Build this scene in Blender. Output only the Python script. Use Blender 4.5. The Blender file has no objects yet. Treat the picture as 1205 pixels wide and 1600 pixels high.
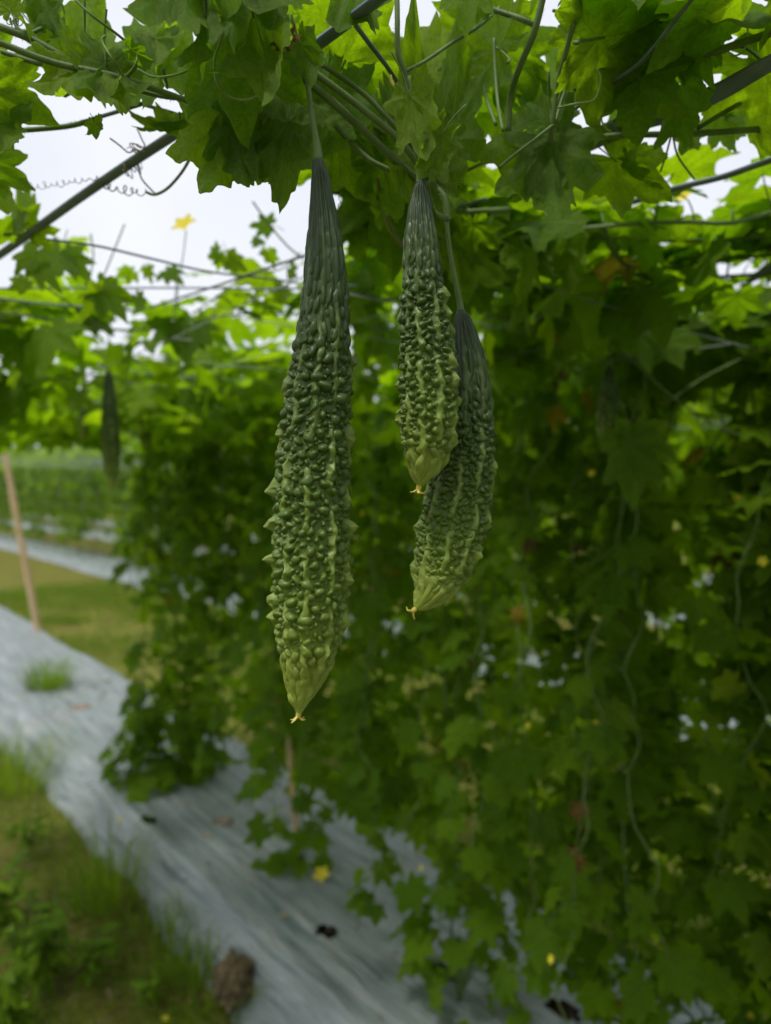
import bpy, math, random
import numpy as np
from mathutils import Vector, Matrix

random.seed(7)
rng = np.random.default_rng(11)
SC = bpy.context.scene
COL = SC.collection

# ------------------------------------------------------------------ camera, world, sun, exposure
F_PX, CX, CY = 1155.0, 602.5, 800.0          # focal length and centre in pixels of the photograph
CAM_Z = 1.65
PITCH = math.atan(-30 / F_PX)                # looking a touch downwards
cam_d = bpy.data.cameras.new('camera')
cam = bpy.data.objects.new('camera', cam_d)
COL.objects.link(cam)
cam.location = (0, 0, CAM_Z)
cam.rotation_euler = (math.pi / 2 + PITCH, 0, 0)
cam_d.sensor_fit = 'VERTICAL'
cam_d.sensor_height = 24
cam_d.lens = 24 * F_PX / 1600
cam_d.clip_start, cam_d.clip_end = 0.02, 900
cam_d.dof.use_dof = True
cam_d.dof.focus_distance = 0.488
cam_d.dof.aperture_fstop = 3.1
SC.camera = cam

SUN_EL, SUN_AZ = math.radians(64), math.radians(222)   # azimuth clockwise from +Y
world = bpy.data.worlds.new('World')
SC.world = world
world.use_nodes = True
wn, wl = world.node_tree.nodes, world.node_tree.links
wn.clear()
w_out = wn.new('ShaderNodeOutputWorld')
w_bg = wn.new('ShaderNodeBackground')
w_sky = wn.new('ShaderNodeTexSky')
w_sky.sky_type = 'NISHITA'
w_sky.sun_disc = False
w_sky.sun_elevation, w_sky.sun_rotation = SUN_EL, SUN_AZ
w_sky.dust_density = 6
w_sky.air_density = 1.0
w_noise = wn.new('ShaderNodeTexNoise')        # even overcast with soft cloud structure
w_noise.inputs['Scale'].default_value = 2.4
w_noise.inputs['Detail'].default_value = 5
w_ramp = wn.new('ShaderNodeValToRGB')
w_ramp.color_ramp.elements[0].position, w_ramp.color_ramp.elements[1].position = 0.3, 0.7
w_ramp.color_ramp.elements[0].color = (4.4, 4.55, 5.0, 1)
w_ramp.color_ramp.elements[1].color = (5.7, 5.8, 6.1, 1)
w_mix = wn.new('ShaderNodeMix')
w_mix.data_type = 'RGBA'
w_mix.inputs[0].default_value = 0.88
w_tc = wn.new('ShaderNodeTexCoord')
wl.new(w_tc.outputs['Generated'], w_noise.inputs['Vector'])
wl.new(w_noise.outputs['Fac'], w_ramp.inputs['Fac'])
wl.new(w_sky.outputs[0], w_mix.inputs[6])
wl.new(w_ramp.outputs[0], w_mix.inputs[7])
wl.new(w_mix.outputs[2], w_bg.inputs['Color'])
w_bg.inputs['Strength'].default_value = 0.1
wl.new(w_bg.outputs[0], w_out.inputs['Surface'])

sun_d = bpy.data.lights.new('sun', 'SUN')
sun_d.energy, sun_d.angle, sun_d.color = 1.5, math.radians(11), (1.0, 0.97, 0.92)
sun = bpy.data.objects.new('sun', sun_d)
COL.objects.link(sun)
sdir = Vector((math.sin(SUN_AZ) * math.cos(SUN_EL), math.cos(SUN_AZ) * math.cos(SUN_EL), math.sin(SUN_EL)))
sun.rotation_euler = sdir.to_track_quat('Z', 'Y').to_euler()
sun.location = (0, 0, 30)

SC.view_settings.view_transform = 'Standard'
SC.view_settings.look = 'None'
SC.view_settings.exposure = 0.92
SC.view_settings.gamma = 1.0
SC.view_settings.use_curve_mapping = False
SC.cycles.max_bounces = 10
SC.cycles.transmission_bounces = 8
SC.cycles.diffuse_bounces = 5
SC.cycles.use_denoising = True

# ------------------------------------------------------------------ helpers
CP, SP = math.cos(PITCH), math.sin(PITCH)
def P(px, py, d):
    """photo pixel and distance along the view axis -> point in the world"""
    x, u = (px - CX) / F_PX * d, (CY - py) / F_PX * d
    return Vector((x, d * CP - u * SP, CAM_Z + d * SP + u * CP))
def PH(px, py, z):
    """photo pixel -> point where its ray meets the height z"""
    v = P(px, py, 1.0) - Vector((0, 0, CAM_Z))
    return Vector((0, 0, CAM_Z)) + v * ((z - CAM_Z) / v.z)
ROW = math.radians(38.3)
NX, NY = math.cos(ROW), math.sin(ROW)
def W(perp, t, z=0.0):
    """across the rows, along the rows, height"""
    return Vector((NX * perp - NY * t, NY * perp + NX * t, z))
def rowc(p):
    return NX * p.x + NY * p.y, -NY * p.x + NX * p.y
NET_Z = 1.97

def smooth(pts, n=6):
    """Catmull-Rom through the points"""
    pts = [Vector(p) for p in pts]
    if len(pts) < 3:
        return [pts[0].lerp(pts[-1], i / n) for i in range(n + 1)]
    q = [pts[0] * 2 - pts[1]] + pts + [pts[-1] * 2 - pts[-2]]
    out = []
    for i in range(1, len(q) - 2):
        p0, p1, p2, p3 = q[i - 1:i + 3]
        for k in range(n):
            u = k / n
            out.append(0.5 * ((2 * p1) + (p2 - p0) * u + (2 * p0 - 5 * p1 + 4 * p2 - p3) * u * u + (3 * p1 - p0 - 3 * p2 + p3) * u ** 3))
    out.append(pts[-1])
    return out

def tube_data(pts, rad, ns=6, flat=1.0, twist=0.0):
    """vertices and faces of a tapered tube; flat<1 makes a ribbon"""
    pts = [Vector(p) for p in pts]
    n = len(pts)
    if not hasattr(rad, '__len__'):
        rad = [rad] * n
    elif len(rad) != n:
        rad = np.interp(np.linspace(0, 1, n), np.linspace(0, 1, len(rad)), rad)
    T = [(pts[min(i + 1, n - 1)] - pts[max(i - 1, 0)]).normalized() for i in range(n)]
    a = Vector((0, 0, 1)) if abs(T[0].z) < 0.9 else Vector((1, 0, 0))
    N = (a - T[0] * a.dot(T[0])).normalized()
    V, Fc = [], []
    for i in range(n):
        N = (N - T[i] * N.dot(T[i])).normalized()
        B = T[i].cross(N)
        for k in range(ns):
            an = 2 * math.pi * k / ns
            u, v = math.cos(an) * flat, math.sin(an)
            tw = twist * i / max(n - 1, 1)
            u, v = u * math.cos(tw) - v * math.sin(tw), u * math.sin(tw) + v * math.cos(tw)
            V.append(pts[i] + (N * u + B * v) * rad[i])
    for i in range(n - 1):
        for k in range(ns):
            k2 = (k + 1) % ns
            Fc.append((i * ns + k, i * ns + k2, (i + 1) * ns + k2, (i + 1) * ns + k))
    Fc.append(tuple(range(ns))[::-1])
    Fc.append(tuple((n - 1) * ns + k for k in range(ns)))
    return V, Fc

def mesh(name, V, Fc, mats, shade=True, midx=None):
    me = bpy.data.meshes.new(name)
    me.from_pydata([tuple(v) for v in V], [], Fc)
    for m in (mats if isinstance(mats, (list, tuple)) else [mats]):
        me.materials.append(m)
    if shade:
        me.polygons.foreach_set('use_smooth', [True] * len(me.polygons))
    if midx is not None:
        me.polygons.foreach_set('material_index', midx)
    me.update()
    return me

def put(name, me, parent=None, loc=None, mat=None):
    """link a mesh; its vertices are in world space unless loc/mat is given"""
    o = bpy.data.objects.new(name, me)
    COL.objects.link(o)
    off = Vector(parent['_at']) if parent is not None and '_at' in parent else Vector((0, 0, 0))
    if parent is not None:
        o.parent = parent
    if mat is not None:
        m = mat.copy()
        m.translation = m.translation - off
        o.matrix_basis = m
    else:
        o.location = (Vector(loc) if loc is not None else Vector((0, 0, 0))) - off
    return o

def thing(name, label, cat, at, group=None):
    e = bpy.data.objects.new(name, None)
    COL.objects.link(e)
    e.empty_display_size = 0.05
    e.location = at
    e['_at'] = tuple(at)
    e['label'], e['category'] = label, cat
    if group:
        e['group'] = group
    return e

def tag(o, label=None, cat=None, group=None, kind=None):
    for k, v in (('label', label), ('category', cat), ('group', group), ('kind', kind)):
        if v:
            o[k] = v
    return o

def tube(name, pts, rad, mat, parent=None, ns=6, n=6, flat=1.0, twist=0.0, sm=True):
    V, Fc = tube_data(smooth(pts, n) if sm else pts, rad, ns, flat, twist)
    return put(name, mesh(name, V, Fc, mat), parent)

def vnoise(x, y, seed=0):
    """smooth value noise in two dimensions, numpy arrays, range -1..1"""
    x, y = np.asarray(x, float), np.asarray(y, float)
    xi, yi = np.floor(x).astype(np.int64), np.floor(y).astype(np.int64)
    xf, yf = x - xi, y - yi
    def h(a, b):
        v = (a * 374761393 + b * 668265263 + seed * 974711) & 0x7fffffff
        v = ((v ^ (v >> 13)) * 1274126177) & 0x7fffffff
        return ((v ^ (v >> 16)) & 0xffff) / 32767.5 - 1
    u, v = xf * xf * (3 - 2 * xf), yf * yf * (3 - 2 * yf)
    return (h(xi, yi) * (1 - u) + h(xi + 1, yi) * u) * (1 - v) + (h(xi, yi + 1) * (1 - u) + h(xi + 1, yi + 1) * u) * v

# ------------------------------------------------------------------ materials
def new_mat(name):
    m = bpy.data.materials.new(name)
    m.use_nodes = True
    m.node_tree.nodes.clear()
    return m, m.node_tree.nodes, m.node_tree.links
def N_(nodes, typ, **kw):
    n = nodes.new(typ)
    for k, v in kw.items():
        if k.startswith('_'):
            setattr(n, k[1:], v)
        else:
            n.inputs[k.replace('__', ' ')].default_value = v
    return n
def ramp(nodes, stops):
    r = nodes.new('ShaderNodeValToRGB')
    e = r.color_ramp.elements
    while len(e) < len(stops):
        e.new(0.5)
    for k, (p, c) in enumerate(stops):
        e[k].position = p
        e[k].color = (*c, 1)
    return r
def mixc(nodes, links, fac, a, b, mode='MIX'):
    m = nodes.new('ShaderNodeMix')
    m.data_type, m.blend_type = 'RGBA', mode
    for s, v in ((0, fac), (6, a), (7, b)):
        if hasattr(v, 'is_linked'):
            links.new(v, m.inputs[s])
        elif isinstance(v, (int, float)):
            m.inputs[s].default_value = v
        else:
            m.inputs[s].default_value = (*v, 1)
    return m.outputs[2]
def math_(nodes, links, op, a, b=None):
    m = nodes.new('ShaderNodeMath')
    m.operation = op
    for s, v in ((0, a), (1, b)):
        if v is None:
            continue
        if hasattr(v, 'is_linked'):
            links.new(v, m.inputs[s])
        else:
            m.inputs[s].default_value = v
    return m.outputs[0]

def leaf_material(name, top, under, trans, vary=1.0, detail=True, spots=None, tw=0.5):
    """two-sided leaf: diffuse with a sheen and translucent light through it"""
    m, nd, lk = new_mat(name)
    out = nd.new('ShaderNodeOutputMaterial')
    oi = nd.new('ShaderNodeObjectInfo')
    at = N_(nd, 'ShaderNodeAttribute', _attribute_name='rnd')
    rnd = math_(nd, lk, 'FRACT', math_(nd, lk, 'ADD', oi.outputs['Random'], at.outputs['Fac']))
    rnd2 = math_(nd, lk, 'FRACT', math_(nd, lk, 'MULTIPLY', rnd, 7.31))
    tc = nd.new('ShaderNodeTexCoord')
    geo = nd.new('ShaderNodeNewGeometry')
    col = mixc(nd, lk, geo.outputs['Backfacing'], top, under)
    tcol = mixc(nd, lk, rnd, trans, (trans[0] * 1.3, trans[1] * 1.1, trans[2] * 0.8))
    big = N_(nd, 'ShaderNodeTexNoise', Scale=22.0, Detail=3.0)
    lk.new(tc.outputs['Object'], big.inputs['Vector'])
    mot = ramp(nd, [(0.3, (0.82, 0.82, 0.82)), (0.7, (1.15, 1.12, 1.05))])
    lk.new(big.outputs['Fac'], mot.inputs['Fac'])
    vr = ramp(nd, [(0.0, (1 - 0.3 * vary,) * 3), (0.55, (1, 1, 1)), (1.0, (1 + 0.7 * vary, 1 + 0.5 * vary, 1 - 0.1 * vary))])
    lk.new(rnd2, vr.inputs['Fac'])
    col = mixc(nd, lk, 1.0, col, mot.outputs[0], 'MULTIPLY')
    col = mixc(nd, lk, 1.0, col, vr.outputs[0], 'MULTIPLY')
    tcol = mixc(nd, lk, 1.0, tcol, mot.outputs[0], 'MULTIPLY')
    if spots:
        sp = N_(nd, 'ShaderNodeTexNoise', Scale=38.0, Detail=4.0)
        lk.new(tc.outputs['Object'], sp.inputs['Vector'])
        sr = ramp(nd, [(0.5, (0, 0, 0)), (0.62, (1, 1, 1))])
        lk.new(sp.outputs['Fac'], sr.inputs['Fac'])
        col = mixc(nd, lk, sr.outputs[0], col, spots)
        tcol = mixc(nd, lk, sr.outputs[0], tcol, spots)
    bs = nd.new('ShaderNodeBsdfPrincipled')
    bs.inputs['Roughness'].default_value = 0.55
    bs.inputs['Specular IOR Level'].default_value = 0.2 if detail else 0.1
    tr = nd.new('ShaderNodeBsdfTranslucent')
    if detail:
        va = N_(nd, 'ShaderNodeAttribute', _attribute_name='vein')
        vein = math_(nd, lk, 'POWER', va.outputs['Fac'], 3.0)
        sa = N_(nd, 'ShaderNodeAttribute', _attribute_name='sec')
        sf = math_(nd, lk, 'ABSOLUTE', math_(nd, lk, 'SUBTRACT', math_(nd, lk, 'FRACT', sa.outputs['Fac']), 0.5))
        sl = math_(nd, lk, 'MULTIPLY', math_(nd, lk, 'MAXIMUM', math_(nd, lk, 'SUBTRACT', sf, 0.44), 0.0), 10.0)
        vein = math_(nd, lk, 'MINIMUM', math_(nd, lk, 'ADD', vein, sl), 1.0)
        col = mixc(nd, lk, math_(nd, lk, 'MULTIPLY', vein, 0.55), col, (under[0] * 1.7, under[1] * 1.5, under[2] * 1.5))
        tcol = mixc(nd, lk, math_(nd, lk, 'MULTIPLY', vein, 0.6), tcol, (trans[0] * 0.55, trans[1] * 0.5, trans[2]))
        vo = N_(nd, 'ShaderNodeTexVoronoi', Scale=95.0, _feature='DISTANCE_TO_EDGE')
        lk.new(tc.outputs['Object'], vo.inputs['Vector'])
        vr2 = ramp(nd, [(0.0, (0, 0, 0)), (0.14, (1, 1, 1))])
        lk.new(vo.outputs['Distance'], vr2.inputs['Fac'])
        tcol = mixc(nd, lk, 1.0, tcol, ramp_link(nd, lk, vr2.outputs[0]), 'MULTIPLY')
        bp = N_(nd, 'ShaderNodeBump', Strength=0.6, Distance=0.0015)
        lk.new(math_(nd, lk, 'SUBTRACT', vr2.outputs[0], math_(nd, lk, 'MULTIPLY', vein, 1.5)), bp.inputs['Height'])
        lk.new(bp.outputs[0], bs.inputs['Normal'])
        lk.new(bp.outputs[0], tr.inputs['Normal'])
    lk.new(col, bs.inputs['Base Color'])
    lk.new(tcol, tr.inputs['Color'])
    mx = nd.new('ShaderNodeMixShader')
    mx.inputs[0].default_value = tw
    lk.new(bs.outputs[0], mx.inputs[1])
    lk.new(tr.outputs[0], mx.inputs[2])
    lk.new(mx.outputs[0], out.inputs['Surface'])
    return m
def ramp_link(nd, lk, sock):
    r = ramp(nd, [(0.0, (0.72, 0.74, 0.7)), (1.0, (1, 1, 1))])
    lk.new(sock, r.inputs['Fac'])
    return r.outputs[0]

def plain(name, c1, c2, scale=20, rough=0.6, bump=0.2, bdist=0.003, spec=0.3, stretch=None, coord='Object', detail=5):
    m, nd, lk = new_mat(name)
    out = nd.new('ShaderNodeOutputMaterial')
    bs = nd.new('ShaderNodeBsdfPrincipled')
    tc = nd.new('ShaderNodeTexCoord')
    no = N_(nd, 'ShaderNodeTexNoise', Scale=scale, Detail=detail)
    src = tc.outputs[coord]
    if stretch:
        mp = nd.new('ShaderNodeMapping')
        mp.inputs['Scale'].default_value = stretch
        lk.new(src, mp.inputs['Vector'])
        src = mp.outputs[0]
    lk.new(src, no.inputs['Vector'])
    rp = ramp(nd, [(0.32, c1), (0.68, c2)])
    lk.new(no.outputs['Fac'], rp.inputs['Fac'])
    lk.new(rp.outputs[0], bs.inputs['Base Color'])
    bs.inputs['Roughness'].default_value = rough
    bs.inputs['Specular IOR Level'].default_value = spec
    bp = N_(nd, 'ShaderNodeBump', Strength=bump, Distance=bdist)
    lk.new(no.outputs['Fac'], bp.inputs['Height'])
    lk.new(bp.outputs[0], bs.inputs['Normal'])
    lk.new(bs.outputs[0], out.inputs['Surface'])
    return m

M = {}
M['leaf'] = leaf_material('leaf_green', (0.075, 0.145, 0.005), (0.10, 0.165, 0.02), (0.335, 0.65, 0.006))
M['leaf_far'] = leaf_material('leaf_green_plain', (0.083, 0.15, 0.004), (0.108, 0.165, 0.012), (0.345, 0.64, 0.006), detail=False, tw=0.5)
M['leaf_yellow'] = leaf_material('leaf_yellowing', (0.36, 0.30, 0.02), (0.36, 0.32, 0.05), (0.6, 0.5, 0.02), spots=(0.22, 0.15, 0.03), tw=0.4)
M['leaf_dry'] = leaf_material('leaf_dry_brown', (0.15, 0.10, 0.03), (0.18, 0.125, 0.05), (0.22, 0.13, 0.03), spots=(0.08, 0.04, 0.02), tw=0.25)
M['grass'] = leaf_material('grass_blade', (0.10, 0.165, 0.015), (0.10, 0.16, 0.025), (0.24, 0.42, 0.015), detail=False, tw=0.35)
M['weed'] = leaf_material('weed_leaf', (0.105, 0.20, 0.014), (0.11, 0.19, 0.025), (0.28, 0.5, 0.015), detail=False, tw=0.35)
M['petal'] = leaf_material('petal_yellow', (0.8, 0.7, 0.06), (0.8, 0.7, 0.08), (0.85, 0.74, 0.04), vary=0.2, detail=False, tw=0.4)
M['stem'] = plain('vine_stem', (0.075, 0.125, 0.03), (0.125, 0.185, 0.06), 60, 0.6, 0.25, 0.001)
M['stem_old'] = plain('vine_stem_old', (0.13, 0.12, 0.06), (0.2, 0.17, 0.1), 50, 0.75, 0.4, 0.001)
M['tendril'] = plain('tendril', (0.16, 0.24, 0.06), (0.22, 0.3, 0.1), 60, 0.55, 0.1, 0.001)
M['tendril_dry'] = plain('tendril_dry', (0.12, 0.11, 0.07), (0.2, 0.17, 0.11), 60, 0.7, 0.1, 0.001)
M['strap'] = plain('strap_plastic', (0.10, 0.135, 0.165), (0.16, 0.21, 0.25), 40, 0.55, 0.35, 0.0015, 0.35, stretch=(1, 1, 1))
M['cord'] = plain('cord_grey', (0.085, 0.11, 0.13), (0.15, 0.18, 0.2), 60, 0.6, 0.3, 0.001)
M['net'] = plain('net_string', (0.2, 0.22, 0.2), (0.32, 0.34, 0.32), 30, 0.6, 0.1, 0.001)
M['bamboo'] = plain('bamboo', (0.44, 0.31, 0.16), (0.62, 0.46, 0.27), 9, 0.6, 0.3, 0.002, stretch=(8, 8, 1))
M['clod'] = plain('soil_clod', (0.05, 0.04, 0.018), (0.15, 0.115, 0.06), 45, 0.95, 0.9, 0.012)
M['straw'] = plain('dry_straw', (0.16, 0.12, 0.06), (0.34, 0.27, 0.15), 60, 0.8, 0.1, 0.001)
M['spill'] = plain('soil_spill', (0.13, 0.1, 0.07), (0.27, 0.22, 0.17), 40, 0.95, 0.5, 0.004)

def ground_material():
    m, nd, lk = new_mat('field_soil')
    out = nd.new('ShaderNodeOutputMaterial')
    bs = nd.new('ShaderNodeBsdfPrincipled')
    tc = nd.new('ShaderNodeTexCoord')
    a = N_(nd, 'ShaderNodeTexNoise', Scale=1.7, Detail=6.0, Roughness=0.65)
    b = N_(nd, 'ShaderNodeTexNoise', Scale=28.0, Detail=6.0, Roughness=0.7)
    c = N_(nd, 'ShaderNodeTexNoise', Scale=7.0, Detail=6.0, Roughness=0.7)
    for n in (a, b, c):
        lk.new(tc.outputs['Object'], n.inputs['Vector'])
    soil = ramp(nd, [(0.3, (0.075, 0.065, 0.018)), (0.55, (0.145, 0.125, 0.035)), (0.75, (0.24, 0.20, 0.085))])
    lk.new(b.outputs['Fac'], soil.inputs['Fac'])
    green = ramp(nd, [(0.3, (0.09, 0.115, 0.015)), (0.7, (0.19, 0.195, 0.03))])
    lk.new(b.outputs['Fac'], green.inputs['Fac'])
    f = ramp(nd, [(0.42, (0, 0, 0)), (0.56, (1, 1, 1))])
    lk.new(math_(nd, lk, 'ADD', math_(nd, lk, 'MULTIPLY', a.outputs['Fac'], 0.45), math_(nd, lk, 'MULTIPLY', c.outputs['Fac'], 0.55)), f.inputs['Fac'])
    col = mixc(nd, lk, f.outputs[0], soil.outputs[0], green.outputs[0])
    lk.new(col, bs.inputs['Base Color'])
    bs.inputs['Roughness'].default_value = 0.95
    bs.inputs['Specular IOR Level'].default_value = 0.1
    bp = N_(nd, 'ShaderNodeBump', Strength=0.8, Distance=0.02)
    lk.new(b.outputs['Fac'], bp.inputs['Height'])
    lk.new(bp.outputs[0], bs.inputs['Normal'])
    lk.new(bs.outputs[0], out.inputs['Surface'])
    return m
M['ground'] = ground_material()

def mulch_material():
    m, nd, lk = new_mat('mulch_film_silver')
    out = nd.new('ShaderNodeOutputMaterial')
    bs = nd.new('ShaderNodeBsdfPrincipled')
    uv = nd.new('ShaderNodeUVMap')
    def mapped(sx, sy, scale, detail, rough=0.55):
        mp = nd.new('ShaderNodeMapping')
        mp.inputs['Scale'].default_value = (sx, sy, 1)
        lk.new(uv.outputs[0], mp.inputs['Vector'])
        n = N_(nd, 'ShaderNodeTexNoise', Scale=scale, Detail=detail, Roughness=rough)
        lk.new(mp.outputs[0], n.inputs['Vector'])
        return n.outputs['Fac']
    streak = mapped(14, 0.9, 2.2, 6)         # uv: x across, y along, in metres
    fine = mapped(60, 1.6, 2.0, 4)
    blotch = mapped(1, 1, 2.6, 6, 0.65)
    r1 = ramp(nd, [(0.34, (0.085, 0.115, 0.12)), (0.45, (0.19, 0.225, 0.225)), (0.58, (0.225, 0.255, 0.255)), (0.72, (0.36, 0.375, 0.37))])
    lk.new(streak, r1.inputs['Fac'])
    r2 = ramp(nd, [(0.52, (0, 0, 0)), (0.72, (1, 1, 1))])
    lk.new(blotch, r2.inputs['Fac'])
    col = mixc(nd, lk, math_(nd, lk, 'MULTIPLY', r2.outputs[0], 0.45), r1.outputs[0], (0.22, 0.19, 0.15))
    r3 = ramp(nd, [(0.3, (0.8, 0.82, 0.84)), (0.7, (1.1, 1.1, 1.1))])
    lk.new(fine, r3.inputs['Fac'])
    col = mixc(nd, lk, 1.0, col, r3.outputs[0], 'MULTIPLY')
    lk.new(col, bs.inputs['Base Color'])
    bs.inputs['Roughness'].default_value = 0.42
    bs.inputs['Specular IOR Level'].default_value = 0.5
    crn = mapped(9, 1.1, 2.4, 3, 0.5)
    crease = math_(nd, lk, 'MULTIPLY', math_(nd, lk, 'MINIMUM', math_(nd, lk, 'ABSOLUTE', math_(nd, lk, 'SUBTRACT', crn, 0.5)), 0.07), 8.0)
    h = math_(nd, lk, 'ADD', math_(nd, lk, 'SUBTRACT', streak, crease), math_(nd, lk, 'MULTIPLY', fine, 0.45))
    bp = N_(nd, 'ShaderNodeBump', Strength=0.7, Distance=0.010)
    lk.new(h, bp.inputs['Height'])
    lk.new(bp.outputs[0], bs.inputs['Normal'])
    lk.new(bs.outputs[0], out.inputs['Surface'])
    return m
M['mulch'] = mulch_material()

def gourd_material():
    m, nd, lk = new_mat('gourd_skin')
    out = nd.new('ShaderNodeOutputMaterial')
    bs = nd.new('ShaderNodeBsdfPrincipled')
    at_s = N_(nd, 'ShaderNodeAttribute', _attribute_name='along')
    at_r = N_(nd, 'ShaderNodeAttribute', _attribute_name='ridge')
    tc = nd.new('ShaderNodeTexCoord')
    no = N_(nd, 'ShaderNodeTexNoise', Scale=70.0, Detail=4.0)
    lk.new(tc.outputs['Object'], no.inputs['Vector'])
    base = ramp(nd, [(0.0, (0.025, 0.042, 0.018)), (0.35, (0.034, 0.066, 0.010)), (0.65, (0.056, 0.10, 0.010)), (0.86, (0.105, 0.16, 0.018)), (1.0, (0.235, 0.29, 0.045))])
    lk.new(at_s.outputs['Fac'], base.inputs['Fac'])
    mot = ramp(nd, [(0.3, (0.85, 0.85, 0.85)), (0.7, (1.15, 1.15, 1.1))])
    lk.new(no.outputs['Fac'], mot.inputs['Fac'])
    col = mixc(nd, lk, 1.0, base.outputs[0], mot.outputs[0], 'MULTIPLY')
    pale = mixc(nd, lk, at_s.outputs['Fac'], (0.075, 0.12, 0.027), (0.24, 0.31, 0.055))
    col = mixc(nd, lk, math_(nd, lk, 'MULTIPLY', at_r.outputs['Fac'], 0.7), col, pale)
    lk.new(col, bs.inputs['Base Color'])
    bs.inputs['Roughness'].default_value = 0.43
    bs.inputs['Specular IOR Level'].default_value = 0.34
    bs.inputs['Subsurface Weight'].default_value = 0.03
    bs.inputs['Subsurface Radius'].default_value = (0.004, 0.006, 0.002)
    bs.inputs['Subsurface Scale'].default_value = 0.4
    lk.new(bs.outputs[0], out.inputs['Surface'])
    return m
M['gourd'] = gourd_material()

# ------------------------------------------------------------------ ground, beds and mulch film
def grid_mesh(name, us, vs, fn, mat, uvs=False, drop=None):
    U, Vv = np.meshgrid(us, vs, indexing='ij')
    X, Y, Z = fn(U, Vv)
    n, m = U.shape
    V = np.stack([X, Y, Z], -1).reshape(-1, 3)
    idx = np.arange(n * m).reshape(n, m)
    Fq = np.stack([idx[:-1, :-1], idx[1:, :-1], idx[1:, 1:], idx[:-1, 1:]], -1)
    if drop is not None:
        um, vm = (U[:-1, :-1] + U[1:, 1:]) / 2, (Vv[:-1, :-1] + Vv[1:, 1:]) / 2
        Fq = Fq[~drop(um, vm)]
    Fq = Fq.reshape(-1, 4)
    me = bpy.data.meshes.new(name)
    me.from_pydata(V.tolist(), [], Fq.tolist())
    me.materials.append(mat)
    me.polygons.foreach_set('use_smooth', [True] * len(me.polygons))
    if uvs:
        uvl = me.uv_layers.new(name='UVMap')
        fl = Fq.reshape(-1)
        uv = np.stack([U.reshape(-1)[fl], Vv.reshape(-1)[fl]], -1)
        uvl.data.foreach_set('uv', uv.reshape(-1).astype(np.float32))
    me.update()
    return me

def row_xy(pp, tt):
    return NX * pp - NY * tt, NY * pp + NX * tt

def ground_h(pp, tt):
    return 0.03 * vnoise(pp * 1.3, tt * 1.3, 3) + 0.018 * vnoise(pp * 4.1, tt * 4.1, 4) - 0.02
def g_fn(pp, tt):
    x, y = row_xy(pp, tt)
    return x, y, ground_h(pp, tt)
near = np.concatenate([[-400, -60, -12], np.arange(-5, 12, 0.14), [14, 20, 40, 90, 500]])
neart = np.concatenate([[-400, -60, -12], np.arange(-4, 14, 0.16), [16, 20, 30, 60, 120, 500]])
tag(put('ground', grid_mesh('ground', near, neart, g_fn, M['ground'])), 'weedy brown field soil between the planting beds', kind='structure')

BED_H = 0.15
holes1 = []
for px, py in ((510, 1460), (232, 1283), (880, 1580)):
    holes1.append((*rowc(PH(px, py, BED_H)), 0.032, 0.05))
for t_ in (0.65, 1.67, 2.58, 3.73, 6.2):
    holes1.append((1.55, t_, 0.045, 0.06))
ROWS = [(1.62, 1.14, -3.0, 22.0), (5.25, 1.12, -2.0, 34.0), (8.9, 1.12, 0.0, 46.0), (12.5, 1.12, 2.0, 60.0)]
def make_row(k, c, wd, t0, t1):
    hw = wd / 2
    fine = k == 0
    us = np.unique(np.concatenate([np.linspace(-hw, hw, 57 if fine else 17), [-hw - 0.03, hw + 0.03]]))
    vs = np.concatenate([np.arange(t0, 0, 0.25), np.arange(0, 5, 0.022), np.arange(5, t1, 0.12)]) if fine else np.arange(t0, t1, 0.15)
    def prof(u):
        e = np.clip((hw - np.abs(u)) / 0.16, 0, 1)
        return BED_H * (e * e * (3 - 2 * e)) ** 0.8 - 0.03 * (np.abs(u) > hw)
    def film(u, v):
        edge = 0.035 * vnoise(v * 1.1, u * 0 + k * 7.7, 21) + 0.018 * vnoise(v * 4.3, u * 0, 22)
        uu = u + edge * np.abs(u) / hw
        z = prof(u) + 0.005 * vnoise(uu * 11, v * 1.0, 31 + k) + 0.0035 * vnoise(uu * 30, v * 1.6, 33) + 0.012 * vnoise(uu * 2.2, v * 1.6, 35)
        x, y = row_xy(c + uu, v)
        return x, y, z + 0.004
    def soil(u, v):
        x, y = row_xy(c + u, v)
        pit = np.zeros_like(u)
        if fine:
            for hp, ht, ra, rb in holes1:
                pit += 0.09 * np.exp(-(((u + c - hp) / (ra * 1.2)) ** 2 + ((v - ht) / (rb * 1.2)) ** 2))
        return x, y, np.maximum(prof(u) - 0.045 - pit, -0.08)
    def drop(u, v):
        q = np.zeros(u.shape, bool)
        if fine:
            for hp, ht, ra, rb in holes1:
                w = 1 + 0.35 * vnoise(u * 40, v * 40, 5)
                q |= ((u + c - hp) / ra) ** 2 + ((v - ht) / rb) ** 2 < w
        return q
    tag(put('planting_bed', grid_mesh('planting_bed', us[2:-2], vs[::4] if fine else vs[::2], soil, M['clod'])), 'low raised soil bed under the plastic film', kind='structure')
    o = put('mulch_film', grid_mesh('mulch_film', us, vs, film, M['mulch'], True, drop))
    lab = ['wrinkled silver plastic mulch film on the nearest bed with torn planting holes',
           'silver plastic mulch film on the second bed, seen behind the vine curtain',
           'silver plastic mulch film on the third bed from the camera, mostly hidden',
           'silver plastic mulch film on the farthest bed, behind the other rows'][k]
    tag(o, lab, 'mulch film', 'silver mulch films on the beds')
for k, r in enumerate(ROWS):
    make_row(k, *r)

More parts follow.
